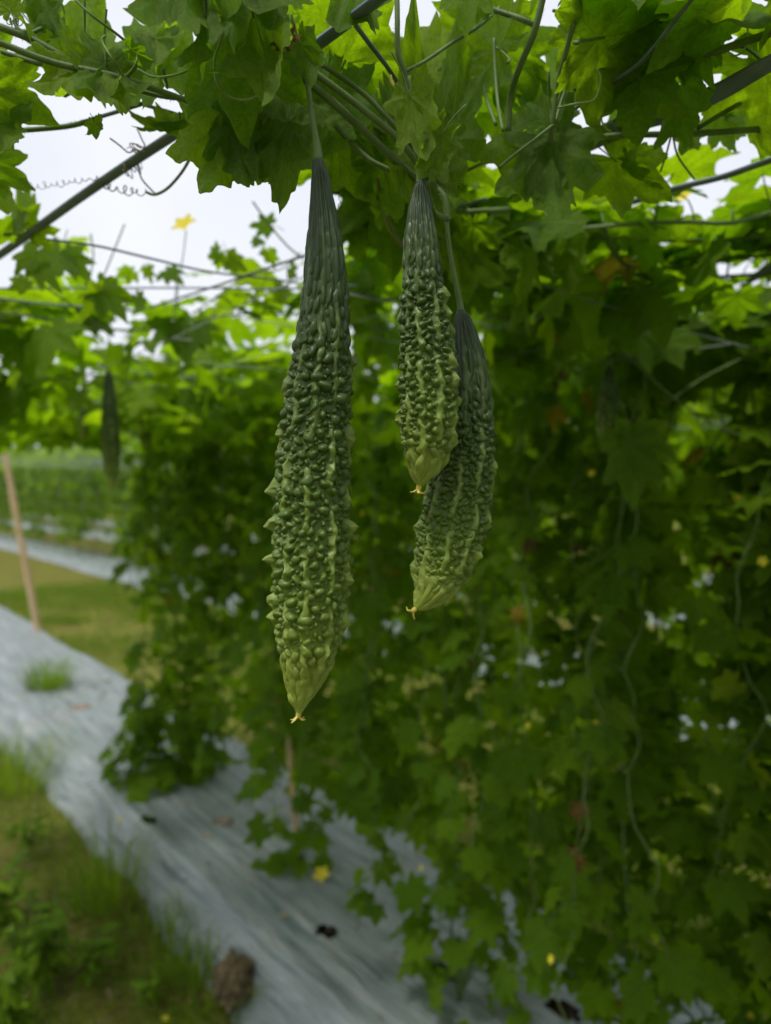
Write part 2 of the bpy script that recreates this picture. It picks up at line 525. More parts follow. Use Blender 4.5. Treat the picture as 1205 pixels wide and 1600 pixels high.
def lump(name, at, rx, ry, rz, mat, seed, flat=False):
    n, m = 26, 44
    V, Fc = [], []
    for i in range(n + 1):
        th = math.pi * i / n
        for j in range(m):
            ph = 2 * math.pi * j / m
            d = Vector((math.sin(th) * math.cos(ph), math.sin(th) * math.sin(ph), math.cos(th)))
            f = 1 + 0.2 * float(vnoise(d.x * 2.3 + seed, d.y * 2.3 + d.z * 1.7, seed)) + 0.16 * float(vnoise(d.x * 6 + seed, d.y * 6 + d.z * 5, seed + 1)) + 0.10 * float(vnoise(d.x * 15 + seed, d.y * 15 + d.z * 13, seed + 2))
            z = d.z * rz * f
            V.append(Vector((d.x * rx * f, d.y * ry * f, max(z, -0.25 * rz))))
    for i in range(n):
        for j in range(m):
            j2 = (j + 1) % m
            Fc.append((i * m + j, (i + 1) * m + j, (i + 1) * m + j2, i * m + j2))
    return put(name, mesh(name, V, Fc, mat), loc=at)
tag(lump('soil_clod', PH(368, 1535, 0.06), 0.075, 0.11, 0.075, M['clod'], 4), 'rough brown soil clod at the edge of the silver mulch film', 'soil clod')
tag(lump('soil_spill', PH(347, 1284, BED_H + 0.002), 0.05, 0.04, 0.012, M['spill'], 9), 'small brown soil patch spilled on the silver film past the leafy clump', 'soil patch')
tag(lump('soil_spill', PH(126, 1106, BED_H + 0.002), 0.07, 0.08, 0.014, M['spill'], 13), 'pale brown soil patch on the silver film near the grass tuft', 'soil patch')

# ------------------------------------------------------------------ leaves
def leaf_outline(th, axes, lens, wid, sinus, seed, tooth):
    r = np.zeros_like(th)
    for a, L, w in zip(axes, lens, wid):
        d = np.abs((th - a + math.pi) % (2 * math.pi) - math.pi) / w
        core = sinus + (1 - sinus) * np.clip(1 - d ** 1.45, 0, 1) ** 0.9
        core = core - 0.16 * np.sqrt(np.clip(d, 0, 1)) * (1 - np.clip(d, 0, 1))
        core = np.where(d > 1, sinus * np.clip(1.6 - 0.6 * d, 0.1, 1), core)
        r = np.maximum(r, L * core)
    back = np.abs(np.abs(th) - math.pi)
    r *= np.clip(0.22 + back / 0.5, 0.22, 1)
    ph = th * 10 / math.pi + 0.5 * np.sin(th * 3 + seed) + 0.25 * np.sin(th * 7 + 2 * seed)
    saw = np.where((ph % 1) < 0.68, (ph % 1) / 0.68, (1 - ph % 1) / 0.32)          # leaning teeth
    saw2 = 1 - np.abs(((th * 27 + seed) / math.pi) % 2 - 1)
    return r * (1 + tooth * (saw - 0.5) * (0.6 + 0.4 * np.sin(th * 5 + seed)) + tooth * 0.4 * (saw2 - 0.5))

def leaf_mesh(name, seed, nth, nr, mats, droop=None, sinus=None, petiole=True, plen=None):
    """blade from the origin along +Y, upper side +Z; petiole runs back and down.  Returns mesh, petiole end"""
    r_ = np.random.default_rng(seed)
    th = -math.pi + 2 * math.pi * (np.arange(nth)) / nth
    step = 2 * math.pi / nth
    snap = lambda a: round(a / step) * step
    axes = [0] + [s * snap(math.radians(a + r_.uniform(-4, 4))) for a in (47, 94, 137) for s in (1, -1)]
    lens = [1.0] + [v * r_.uniform(0.92, 1.06) for v in (0.88, 0.88, 0.74, 0.74, 0.52, 0.52)]
    wid = [math.radians(v * r_.uniform(0.9, 1.1)) for v in (29, 27, 27, 27, 27, 26, 26)]
    sinus = r_.uniform(0.42, 0.6) if sinus is None else sinus
    ro = leaf_outline(th, axes, lens, wid, sinus, seed, 0.15 if nth > 70 else 0.12)
    droop = r_.uniform(0.08, 0.34) if droop is None else droop
    vfold = r_.uniform(-0.12, 0.3)
    side = r_.uniform(-0.2, 0.2)
    V, vein, Fc, sec = [(0, 0, 0)], [1.0], [], [0.0]
    lobe = np.min([np.abs((th - a + math.pi) % (2 * math.pi) - math.pi) for a in axes], 0)
    isv = lobe < step * 0.3
    for k in range(1, nr + 1):
        q = (k / nr) ** 0.85
        rr = ro * q
        x, y = rr * np.sin(th), rr * np.cos(th)
        pinch = 0.16 * np.sin(np.clip(lobe / 0.42, 0, 1) * math.pi / 2) * rr * (1 - 0.4 * q)
        wav = 0.06 * rr * np.sin(th * 5 + seed) * q + 0.07 * q * vnoise(x * 5 + seed, y * 5, seed) + 0.022 * vnoise(x * 13 + seed, y * 13, seed + 3)
        z = -droop * rr ** 2 + vfold * np.abs(x) * 0.5 + side * x * y + pinch + wav
        V += list(zip(x, y, z))
        vein += list(np.where(isv, 1.0 - 0.6 * q, 0.0))
        sec += list(7.5 * (rr * np.cos(lobe) - 0.85 * rr * np.sin(lobe)))
    for j in range(nth):
        j2 = (j + 1) % nth
        Fc.append((0, 1 + j2, 1 + j))
        for k in range(nr - 1):
            a, b = 1 + k * nth, 1 + (k + 1) * nth
            Fc.append((a + j, a + j2, b + j2, b + j))
    nb = len(Fc)
    end = Vector((0, 0, 0))
    if petiole:
        pl = r_.uniform(0.45, 0.8) if plen is None else plen
        end = Vector((r_.uniform(-0.1, 0.1), -pl * 0.8, -pl * 0.55))
        mid = Vector((end.x * 0.3, -pl * 0.5, -pl * 0.12))
        pv, pf = tube_data(smooth([Vector((0, 0.05, -0.006)), mid, end], 3), [0.011, 0.014, 0.02], 5 if nth > 70 else 4)
        o = len(V)
        V += [tuple(v) for v in pv]
        vein += [0.0] * len(pv)
        sec += [0.0] * len(pv)
        Fc += [tuple(i + o for i in f) for f in pf]
    me = mesh(name, V, Fc, mats, True, [0] * nb + [1] * (len(Fc) - nb))
    at = me.attributes.new('vein', 'FLOAT', 'POINT')
    at.data.foreach_set('value', np.array(vein, np.float32))
    at = me.attributes.new('sec', 'FLOAT', 'POINT')
    at.data.foreach_set('value', np.array(sec, np.float32))
    return me, end

LG, LF = [M['leaf'], M['stem']], [M['leaf_far'], M['stem']]
HI = [leaf_mesh('leaf', 100 + i, 160, 10, LG) for i in range(10)]
MID = [leaf_mesh('leaf', 200 + i, 60, 3, LG) for i in range(10)]
YEL = [leaf_mesh('leaf', 300 + i, 48, 4, [M['leaf_yellow'], M['stem']], droop=0.9) for i in range(4)]
DRY = [leaf_mesh('leaf', 330 + i, 48, 3, [M['leaf_dry'], M['stem_old']], droop=0.7, sinus=0.3) for i in range(3)]
LOW = [leaf_mesh('leaf', 400 + i, 26, 2, LF, petiole=False) for i in range(6)]
TINY = [leaf_mesh('leaf', 450 + i, 16, 1, LF, petiole=False) for i in range(4)]

def frame(normal, along):
    z = Vector(normal).normalized()
    y = Vector(along)
    y = (y - z * y.dot(z))
    if y.length < 1e-4:
        y = z.orthogonal()
    y.normalize()
    x = y.cross(z)
    return Matrix((x, y, z)).transposed()

def rv(s=1.0):
    return Vector((random.gauss(0, s), random.gauss(0, s), random.gauss(0, s)))

def leaf_at_node(parent, node, normal, along, size, pool, name='leaf'):
    me, end = random.choice(pool)
    R = frame(normal, along)
    m = (R * size).to_4x4()
    m.translation = Vector(node) - R @ (end * size)
    o = put(name, me, parent, mat=m)
    return o

def hero_leaf(parent, base, tip, d0, d1, roll=0.0, up=False, wide=1.0, k=None, pool=None):
    """blade base and tip given as photo pixels and distances; up: upper face towards the camera"""
    a, b = P(*base, d0), P(*tip, d1)
    y = b - a
    L = y.length
    y.normalize()
    tocam = (Vector((0, 0, CAM_Z)) - (a + b) / 2).normalized()
    z = (tocam - y * tocam.dot(y)).normalized()
    z = Matrix.Rotation(math.radians(roll), 3, y) @ z
    if not up:
        z = -z
    x = y.cross(z)
    R = Matrix((x * wide, y, z)).transposed()
    me, end = (pool or HI)[k if k is not None else random.randrange(len(pool or HI))]
    m = (R * L).to_4x4()
    m.translation = a
    return put('leaf', me, parent, mat=m)

def leaf_cloud(name, places, pool, mats, parent=None):
    """many leaves joined in one mesh: places = (point, normal, along, size)"""
    src = []
    for me, _ in pool:
        v = np.zeros(len(me.vertices) * 3, np.float32)
        me.vertices.foreach_get('co', v)
        f = [tuple(p.vertices) for p in me.polygons]
        src.append((v.reshape(-1, 3), f))
    VV, FF, RR, o = [], [], [], 0
    for (p, nrm, al, s) in places:
        v, f = src[random.randrange(len(src))]
        R = np.array(frame(nrm, al)) * s
        VV.append(v @ R.T + np.array(p))
        FF += [tuple(i + o for i in q) for q in f]
        RR.append(np.full(len(v), random.random(), np.float32))
        o += len(v)
    me = bpy.data.meshes.new(name)
    me.from_pydata(np.concatenate(VV).tolist(), [], FF)
    me.materials.append(mats[0])
    me.polygons.foreach_set('use_smooth', [True] * len(me.polygons))
    at = me.attributes.new('rnd', 'FLOAT', 'POINT')
    at.data.foreach_set('value', np.concatenate(RR))
    me.update()
    return me

# flower and tendril parts
def flower(parent, at, facing, size, detail=True):
    fc = put('flower', mesh('flower', *tube_data([Vector((0, 0, -0.12 * size)), Vector((0, 0, 0.06 * size)), Vector((0, 0, 0.12 * size))], [0.06 * size, 0.16 * size, 0.04 * size], 7), M['petal']), parent,
             mat=Matrix.Translation(at) @ frame(facing, (0.3, 0.2, 1)).to_4x4())
    if not detail:
        V, Fc = [(0, 0, 0)], []
        for j in range(20):
            a = 2 * math.pi * j / 20
            r = size * (0.55 + 0.45 * abs(math.cos(2.5 * a)))
            V.append((r * math.cos(a), r * math.sin(a), 0.25 * r))
            Fc.append((0, 1 + j, 1 + (j + 1) % 20))
        p = bpy.data.objects.new('petal', mesh('petal', V, Fc, M['petal']))
        COL.objects.link(p)
        p.parent = fc
        return fc
    for j in range(5):
        V, Fc = [], []
        for u in range(7):
            q = u / 6
            w = 0.34 * math.sin(math.pi * min(1, 0.12 + q * 0.86)) ** 0.8
            for s in (-1, -0.4, 0.4, 1):
                V.append((s * w * size, q * size, (0.42 * q - 0.25 * q * q + 0.1 * s * s * q) * size))
        for u in range(6):
            for s in range(3):
                i = u * 4 + s
                Fc.append((i, i + 1, i + 5, i + 4))
        p = bpy.data.objects.new('petal', mesh('petal', V, Fc, M['petal']))
        COL.objects.link(p)
        p.parent = fc
        p.rotation_euler = (0, 0, 2 * math.pi * j / 5)
    return fc

def coil(parent, a, b, turns, r0, r1, rad, mat, straight=0.25):
    """a tendril that runs from a to b and coils on the way"""
    a, b = Vector(a), Vector(b)
    ax = (b - a)
    e1 = ax.orthogonal().normalized()
    e2 = ax.normalized().cross(e1)
    pts = []
    n = int(turns * 10) + 6
    for i in range(n + 1):
        q = i / n
        f = max(0.0, (q - straight) / (1 - straight))
        an = 2 * math.pi * turns * f
        r = (r0 + (r1 - r0) * f) * min(1, f * 6) * (1 + 0.45 * math.sin(an * 0.37 + turns) + 0.2 * math.sin(an * 0.83))
        an += 1.1 * math.sin(q * 9 + turns)
        pts.append(a + ax * q + (e1 * math.cos(an) + e2 * math.sin(an)) * r)
    return tube('tendril', pts, [rad, rad * 0.8, rad * 0.6], mat, parent, 5, sm=False)

def hairs(parent, pts, rad, n=260, ln=0.0016):
    """fine bristles of a stem"""
    pts = smooth(pts, 8)
    V, Fc = [], []
    for _ in range(n):
        i = random.randrange(len(pts) - 1)
        T = (pts[i + 1] - pts[i]).normalized()
        c = pts[i].lerp(pts[i + 1], random.random())
        d = rv()
        d = (d - T * d.dot(T)).normalized()
        s = T * 0.00012
        tip = c + d * (rad + ln * random.uniform(0.5, 1.3)) + T * random.uniform(-0.0006, 0.0006)
        o = len(V)
        V += [c + d * rad * 0.9 + s, c + d * rad * 0.9 - s, tip]
        Fc.append((o, o + 1, o + 2))
    o = put('stem_hairs', mesh('stem_hairs', V, Fc, M['tendril']), parent)
    o['kind'] = 'stuff'
    return o
#PART2
# ------------------------------------------------------------------ the gourds
def sstep(a, b, x):
    q = np.clip((x - a) / (b - a), 0, 1)
    return q * q * (3 - 2 * q)

def gourd_mesh(name, prof, nth, ns, seed, nridge=9, phase=0.0, wart=1.0, spike=1.0):
    """prof = (centre point, radius) from neck to tip.  A warty ribbed skin on a bent axis"""
    r_ = np.random.default_rng(seed)
    C0 = np.array([tuple(p) for p, _ in prof])
    R0 = np.array([r for _, r in prof])
    key = np.concatenate([[0], np.cumsum(np.linalg.norm(np.diff(C0, axis=0), axis=1))])
    sm = np.array([tuple(v) for v in smooth([Vector(c) for c in C0], 24)])
    smr = np.array([v.x for v in smooth([Vector((r, 0, 0)) for r in R0], 24)])
    ak = np.concatenate([[0], np.cumsum(np.linalg.norm(np.diff(sm, axis=0), axis=1))])
    L = ak[-1]
    A = np.linspace(0, L, ns)
    C = np.stack([np.interp(A, ak, sm[:, i]) for i in range(3)], -1)
    R = np.interp(A, ak, smr)
    S = A / L
    T = np.gradient(C, axis=0)
    T /= np.linalg.norm(T, axis=1)[:, None]
    k9 = np.ones(31) / 31
    for i in range(3):
        T[:, i] = np.convolve(np.pad(T[:, i], 15, 'edge'), k9, 'valid')
    T /= np.linalg.norm(T, axis=1)[:, None]
    e1 = np.array([0, -1.0, 0]) - T * T[:, 1:2] * -1.0
    e1 /= np.linalg.norm(e1, axis=1)[:, None]
    e2 = np.cross(T, e1)
    th = 2 * math.pi * np.arange(nth) / nth
    amp = (0.18 + 0.82 * sstep(0.06, 0.42, S)) * (1 - 0.45 * sstep(0.86, 1.0, S))
    Rb = np.maximum(R - 0.0030 * wart * amp, R * 0.55)
    H = np.zeros((ns, nth))
    # pebbly warts, larger ones first, smaller ones in the gaps; drawn out lengthwise towards the neck
    acc = []
    aa, cc, rr, tt_ = np.zeros(6000), np.zeros(6000), np.zeros(6000), np.zeros(6000)
    n = 0
    for rad, tries in ((0.0032, 700), (0.0027, 2200), (0.0022, 4200), (0.0017, 6500), (0.0012, 8000), (0.0008, 4000)):
        for _ in range(int(tries)):
            a = r_.uniform(0.0, L)
            s = a / L
            t = r_.uniform(0, 2 * math.pi)
            rho = np.interp(a, A, Rb)
            if r_.uniform() > rho / 0.026:
                continue
            asp = 1 + 4.2 * float(sstep(0.42, 0.10, s)) + 1.2 * float(sstep(0.86, 0.97, s)) + r_.uniform(0, 0.25)
            rw = rad * wart * (0.62 + 0.38 * float(sstep(0.05, 0.5, s))) * r_.uniform(0.88, 1.12)
            if n:
                da = (aa[:n] - a) / asp
                dt = np.abs((tt_[:n] - t + math.pi) % (2 * math.pi) - math.pi) * rho
                if np.any(da * da + dt * dt < (0.94 * (rr[:n] + rw)) ** 2):
                    continue
            if n >= 5999:
                break
            aa[n], tt_[n], rr[n] = a, t, rw
            acc.append((a, t, rw, asp))
            n += 1
    da_ = A[1] - A[0]
    for a, t, rw, asp in acc:
        i0, i1 = max(0, int((a - rw * asp) / da_)), min(ns - 1, int((a + rw * asp) / da_) + 1)
        rho = max(np.interp(a, A, Rb), 0.002)
        j0 = int((t - rw / rho) / (2 * math.pi) * nth) - 1
        j1 = int((t + rw / rho) / (2 * math.pi) * nth) + 2
        if j1 - j0 > nth:
            j0, j1 = 0, nth - 1
        js = np.arange(j0, j1 + 1)
        sk = r_.uniform(-0.5, 0.5)
        el = r_.uniform(0.75, 1.25)
        x = (A[i0:i1 + 1, None] - a) / (rw * asp)
        y = (2 * math.pi * js[None, :] / nth - t) * rho / rw * el + sk * x
        d2 = x * x + y * y
        v = rw * r_.uniform(1.25, 1.6) * np.sqrt(np.clip(1 - d2, 0, 1)) * np.interp(a, A, amp) * (1 - 0.45 * float(sstep(0.84, 0.95, a / L)))
        sub = H[i0:i1 + 1][:, js % nth]
        H[i0:i1 + 1, js % nth] = np.maximum(sub, v)
    # broken lengthwise ridges with pointed teeth
    RG = np.zeros_like(H)
    for k in range(nridge):
        tk = 2 * math.pi * k / nridge + phase + r_.uniform(-0.05, 0.05)
        a = L * r_.uniform(0.10, 0.16)
        while a < 0.985 * L:
            s = a / L
            seg = r_.uniform(0.018, 0.042) * (1.5 if s < 0.4 else 1.0) * (1.5 if k in (0, 1, nridge - 1) else 1)
            if s > 0.80:
                seg = L * 1.02 - a
            b = a + seg
            i0, i1 = int(a / da_), min(ns - 1, int(b / da_))
            if i1 - i0 > 3:
                u = ((A[i0:i1 + 1] - a) / seg)[:, None]
                am = np.interp(a + seg / 2, A, amp)
                wob = r_.uniform(-0.0018, 0.0018)
                ends = np.clip(np.minimum(u / 0.22, (1 - u) / 0.16), 0, 1) ** 0.7
                rho = Rb[i0:i1 + 1][:, None]
                off = tk + (wob + 0.0008 * np.sin(u * seg * 170 + k * 1.7) + 0.0003 * np.sin(u * seg * 700 + k)) / np.maximum(rho, 0.004)
                dt = (th[None, :] - off + math.pi) % (2 * math.pi) - math.pi
                xd = np.abs(dt * np.maximum(rho, 0.0012))
                tooth = 0
                if s > 0.28:
                    for _ in range(1 if seg < 0.024 else 2):
                        up = r_.uniform(0.25, 0.8)
                        hs = spike * r_.uniform(0.0010, 0.0046) * (0.25 if s > 0.80 else 1) * (0.15 if k == 0 else 0.4 if k in (1, nridge - 1) else 1)
                        dn = (u - up) * seg + 0.55 * xd + 0.0009 * np.sin(th[None, :] * 23 + k + u * 9)
                        lu, ld = r_.uniform(0.008, 0.015), r_.uniform(0.004, 0.007)
                        tooth = np.maximum(tooth, hs * np.clip(1 - np.where(dn < 0, -dn / lu, dn / ld), 0, 1) ** 1.25)
                taper = (1.0 if s <= 0.80 else np.clip(1.15 - 0.75 * u, 0, 1))
                base_h = (0.0034 * am * wart ** 0.5 * (0.72 if s < 0.35 else 1) * taper) * (1 + 0.18 * np.sin(u * seg * 520 + k * 2.1)) * ends
                wb = (0.0021 + 0.0004 * np.sin(u * seg * 330 + k)) * np.interp(A[i0:i1 + 1] / L, [0, 0.8, 0.88, 0.96, 1], [1, 1, 1.5, 1.1, 0.7])[:, None]
                v1 = base_h * np.sqrt(np.clip(1 - (xd / wb) ** 2, 0, 1))
                v2 = np.where(tooth > 0, (base_h * 0.9 + tooth) * np.clip(1 - xd / (0.0030 + 0.6 * tooth), 0, 1) ** 1.1, 0) * np.clip(ends * 1.3, 0, 1)
                v = np.maximum(v1, v2)
                new = v > H[i0:i1 + 1]
                H[i0:i1 + 1] = np.maximum(H[i0:i1 + 1], v)
                RG[i0:i1 + 1] = np.maximum(RG[i0:i1 + 1], np.where(new, np.clip(v / 0.0036, 0, 1), 0))
            a = b + (r_.uniform(0.0, 0.006) if s < 0.8 else 1)
    # uneven growth: the whole relief is pulled about a little
    tf = (th + math.pi) % (2 * math.pi) - math.pi
    ra = np.maximum(Rb, 0.006)[:, None]
    ca, cb = A[:, None] / 0.0042 + 0 * tf, tf[None, :] * ra / 0.0042
    w1 = 0.0008 * amp[:, None] * vnoise(ca, cb, seed) + 0.0002 * amp[:, None] * vnoise(ca * 2.3, cb * 2.3, seed + 1)
    w2 = 0.0008 * amp[:, None] * vnoise(ca, cb + 50, seed + 2) + 0.0002 * amp[:, None] * vnoise(ca * 2.3, cb * 2.3 + 50, seed + 3)
    fi = np.clip(np.arange(ns)[:, None] + w1 / da_, 0, ns - 1.001)
    fj = np.arange(nth)[None, :] + w2 / (ra * 2 * math.pi / nth)
    i0, j0 = np.floor(fi).astype(int), np.floor(fj).astype(int)
    gi, gj = fi - i0, fj - j0
    def pull(X):
        return ((X[i0, j0 % nth] * (1 - gj) + X[i0, (j0 + 1) % nth] * gj) * (1 - gi) + (X[i0 + 1, j0 % nth] * (1 - gj) + X[i0 + 1, (j0 + 1) % nth] * gj) * gi)
    H, RG = pull(H), pull(RG)
    H *= 1 + 0.15 * vnoise(ca * 0.8, cb * 0.8, seed + 4)
    # neck furrows
    H += (sstep(0.5, 0.1, S) * sstep(0.0, 0.04, S))[:, None] * 0.0005 * np.sin(th * 18 + 2 * np.sin(S * 9)[:, None])
    rad = Rb[:, None] + H
    V = C[:, None, :] + rad[:, :, None] * (np.cos(th)[None, :, None] * e1[:, None, :] + np.sin(th)[None, :, None] * e2[:, None, :])
    idx = np.arange(ns * nth).reshape(ns, nth)
    j2 = (np.arange(nth) + 1) % nth
    Fq = np.stack([idx[:-1], idx[:-1][:, j2], idx[1:][:, j2], idx[1:]], -1).reshape(-1, 4)
    me = bpy.data.meshes.new(name)
    nv, nf = ns * nth, len(Fq)
    me.vertices.add(nv)
    me.vertices.foreach_set('co', V.reshape(-1).astype(np.float32))
    me.loops.add(nf * 4)
    me.loops.foreach_set('vertex_index', Fq.reshape(-1).astype(np.int32))
    me.polygons.add(nf)
    me.polygons.foreach_set('loop_start', np.arange(0, nf * 4, 4, dtype=np.int32))
    me.update(calc_edges=True)
    me.polygons.foreach_set('use_smooth', [True] * nf)
    me.materials.append(M['gourd'])
    for nm, arr in (('along', np.repeat(S[:, None], nth, 1)), ('ridge', RG)):
        at = me.attributes.new(nm, 'FLOAT', 'POINT')
        at.data.foreach_set('value', arr.reshape(-1).astype(np.float32))
    me.validate()
    return me

def gourd(label, prof_px, d, nth, ns, seed, stem_px, phase=0.0, wart=1.0, spike=1.0, group=None, dz=None, name='bitter_gourd', remnant=True):
    prof = []
    for i, (x, y, hw) in enumerate(prof_px):
        dd = d + (dz[i] if dz else 0)
        prof.append((P(x, y, dd), hw * dd / F_PX))
    root = thing(name, label, 'bitter gourd', prof[-1][0], group)
    put('body', gourd_mesh('body', prof, nth, ns, seed, phase=phase, wart=wart, spike=spike), root)
    top = prof[0][0]
    sp = [P(*q) for q in stem_px] + [top + (prof[1][0] - top) * 0.4]
    tube('stem', sp, [0.0016, 0.0017, 0.0021, prof[0][1] * 1.02], M['stem'], root, 8, 8)
    if remnant:
        tip = prof[-1][0]
        ax = (prof[-1][0] - prof[-2][0]).normalized()
        rem = tube('blossom_remnant', [tip - ax * 0.003, tip + ax * 0.002, tip + ax * 0.0045], [0.0016, 0.0019, 0.0008], M['remnant'], root, 7, 2)
        for j in range(5):
            sd = rv()
            sd = (sd - ax * sd.dot(ax)).normalized()
            a = tip + ax * 0.002
            q = [a, a + ax * 0.003 + sd * 0.0026, a + ax * random.uniform(0.001, 0.005) + sd * 0.0052]
            V, Fc = tube_data(smooth(q, 3), [0.0011, 0.0013, 0.0005], 5, 0.5)
            o = bpy.data.objects.new('withered_petal', mesh('withered_petal', V, Fc, M['remnant']))
            COL.objects.link(o)
            o.parent = rem
            o.location = (0, 0, 0)
            # the remnant sits at the root's offset, so its own vertices are already in world space
    return root
M['remnant'] = plain('withered_blossom', (0.42, 0.36, 0.06), (0.62, 0.5, 0.12), 200, 0.6, 0.2, 0.0005)

D1, D2, D3 = 0.48, 0.492, 0.532
GROUP_G = 'three ripe gourds hanging in front'
gourd('longest warty green bitter gourd hanging alone on the left, in front',
      [(497, 250, 9), (501, 285, 15), (505, 340, 22.5), (508, 400, 31), (508, 450, 36), (507, 500, 41), (503, 560, 47), (498, 620, 51), (492, 700, 55), (488, 780, 58),
       (487, 860, 60), (486, 930, 58.5), (483, 990, 52.5), (478, 1035, 42), (473, 1070, 28), (469, 1098, 14), (467, 1112, 5)],
      D1, 400, 980, 5, [(478, 88, 0.49), (481, 130, 0.485), (489, 190, D1), (495, 225, D1)], phase=0.03, wart=1.0, spike=1.5, group=GROUP_G)
gourd('shorter warty bitter gourd, middle one of the three, overlapping the one behind',
      [(658, 282, 8), (657, 305, 13), (657, 335, 20), (658, 380, 27), (661, 440, 33), (664, 500, 38), (668, 560, 42.5), (670, 620, 45), (670, 660, 44),
       (667, 700, 38), (662, 728, 28), (657, 748, 15), (655, 758, 5)],
      D2, 320, 680, 6, [(640, 120, 0.50), (648, 190, 0.495), (655, 250, D2)], phase=0.28, wart=0.8, spike=1.1, group=GROUP_G)
gourd('curved warty bitter gourd partly hidden behind the middle one, tip bent left',
      [(720, 484, 6), (723, 500, 13), (728, 535, 22), (732, 580, 30), (733, 640, 38), (729, 700, 45), (720, 760, 50), (709, 820, 52.5), (696, 870, 49),
       (679, 912, 37), (662, 938, 20), (650, 950, 6)],
      D3, 320, 680, 9, [(697, 330, 0.53), (703, 390, 0.53), (712, 440, 0.531), (718, 470, D3)], phase=0.2, wart=0.82, spike=1.2, group=GROUP_G,
      dz=[0, 0, 0, 0, 0, 0, 0, -0.004, -0.008, -0.012, -0.016, -0.018])
def far_gourd(label, x, y0, y1, hw, d, seed, lean=0):
    prof = [(x, y0, hw * 0.2), (x, y0 + (y1 - y0) * 0.1, hw * 0.5), (x + lean * .3, y0 + (y1 - y0) * 0.35, hw * 0.85), (x + lean * .6, y0 + (y1 - y0) * 0.62, hw),
            (x + lean * .8, y0 + (y1 - y0) * 0.85, hw * 0.72), (x + lean, y1, hw * 0.15)]
    gourd(label, prof, d, 90, 200, seed, [(x, y0 - 50, d), (x, y0 - 25, d)], wart=1.2, spike=1.2, group='gourds hanging in the background', remnant=False)
far_gourd('slender bitter gourd hanging far left under the canopy, left of the long gourd', 170, 575, 765, 14, 1.75, 21, 6)
far_gourd('small thin gourd hanging in the shade at the left edge of the vine curtain', 228, 628, 700, 9, 3.0, 22)
far_gourd('thin out-of-focus gourd hanging at the far left, left of the slender one', 131, 590, 690, 8, 2.6, 23)
far_gourd('dark out-of-focus gourd hanging in the shade right of the three gourds', 952, 572, 705, 17, 1.35, 24, -6)

# ------------------------------------------------------------------ straps, cords and net of the trellis
def strap(name, pxs, width, label, mat='strap', flat=0.16, z=NET_Z, twist=0.0, ns=8, group='straps and cords of the overhead trellis', sag=None):
    pts = [PH(x, y, z + (sag[i] if sag else 0)) for i, (x, y) in enumerate(pxs)]
    o = tube(name, pts, width / 2 * (0.78 if 'rope' in name else 1), M[mat], None, ns, 10, flat, twist)
    return tag(o, label, name.split('_')[-1], group)
strap('trellis_strap', [(-150, 500), (0, 398), (130, 305), (262, 217), (380, 145), (470, 88), (560, 22), (640, -40)], 0.0150,
      'dark grey flat strap running diagonally over the sky above the long gourd', flat=0.42, twist=0.5)
strap('trellis_strap', [(1330, 35), (1205, 98), (1130, 140), (1060, 172), (1000, 188), (940, 212), (860, 250)], 0.0170,
      'dark flat strap twisting across the upper right corner', flat=0.2, twist=1.3)
strap('trellis_strap', [(1330, 214), (1205, 250), (1130, 276), (1050, 296), (960, 325)], 0.0105,
      'dark strap crossing the sky gap on the right below the upper strap', flat=0.5)
strap('trellis_strap', [(1290, 380), (1205, 418), (1160, 437), (1100, 440)], 0.017,
      'short dark blurred strap at the right edge below the sky gap', flat=0.3)
strap('support_rope', [(690, 285), (775, 245), (860, 200), (930, 145), (1000, 98), (1072, 10), (1130, -60)], 0.004,
      'thin dark rope rising to the top right among bright leaves', 'cord', 1)
strap('support_rope', [(-80, 350), (60, 372), (150, 384), (240, 405), (330, 425), (450, 440), (620, 470)], 0.0072,
      'grey rope crossing the pale sky behind the yellow flower stalk', 'cord', 0.5, sag=[0, 0, -.004, -.006, -.004, 0, 0])
strap('support_rope', [(230, 482), (340, 446), (400, 425), (480, 398), (560, 368), (640, 349), (760, 310)], 0.0068,
      'grey rope rising to the right behind the neck of the long gourd', 'cord', 0.5)
strap('support_rope', [(-60, 452), (60, 450), (180, 450), (320, 450), (430, 452), (560, 446)], 0.0055,
      'thin level rope just above the distant canopy on the left', 'cord', 0.7)
strap('support_rope', [(-60, 462), (0, 467), (60, 474), (130, 480), (220, 486)], 0.009,
      'dark rope at the left edge just over the far canopy', 'cord', 0.6)
strap('support_rope', [(-60, 208), (0, 206), (100, 198), (165, 180), (230, 160)], 0.0048, 'grey-green rope under the leaves at the upper left edge', 'cord', 0.8)
strap('support_rope', [(100, 150), (150, 128), (215, 160), (275, 178), (330, 200)], 0.0058, 'dark rope half hidden behind the drooping leaves at upper left', 'strap', 0.5)
strap('support_rope', [(545, 25), (575, 65), (612, 115), (650, 180), (690, 260)], 0.0048, 'dark rope going down from the strap to the middle gourd', 'strap', 0.8)

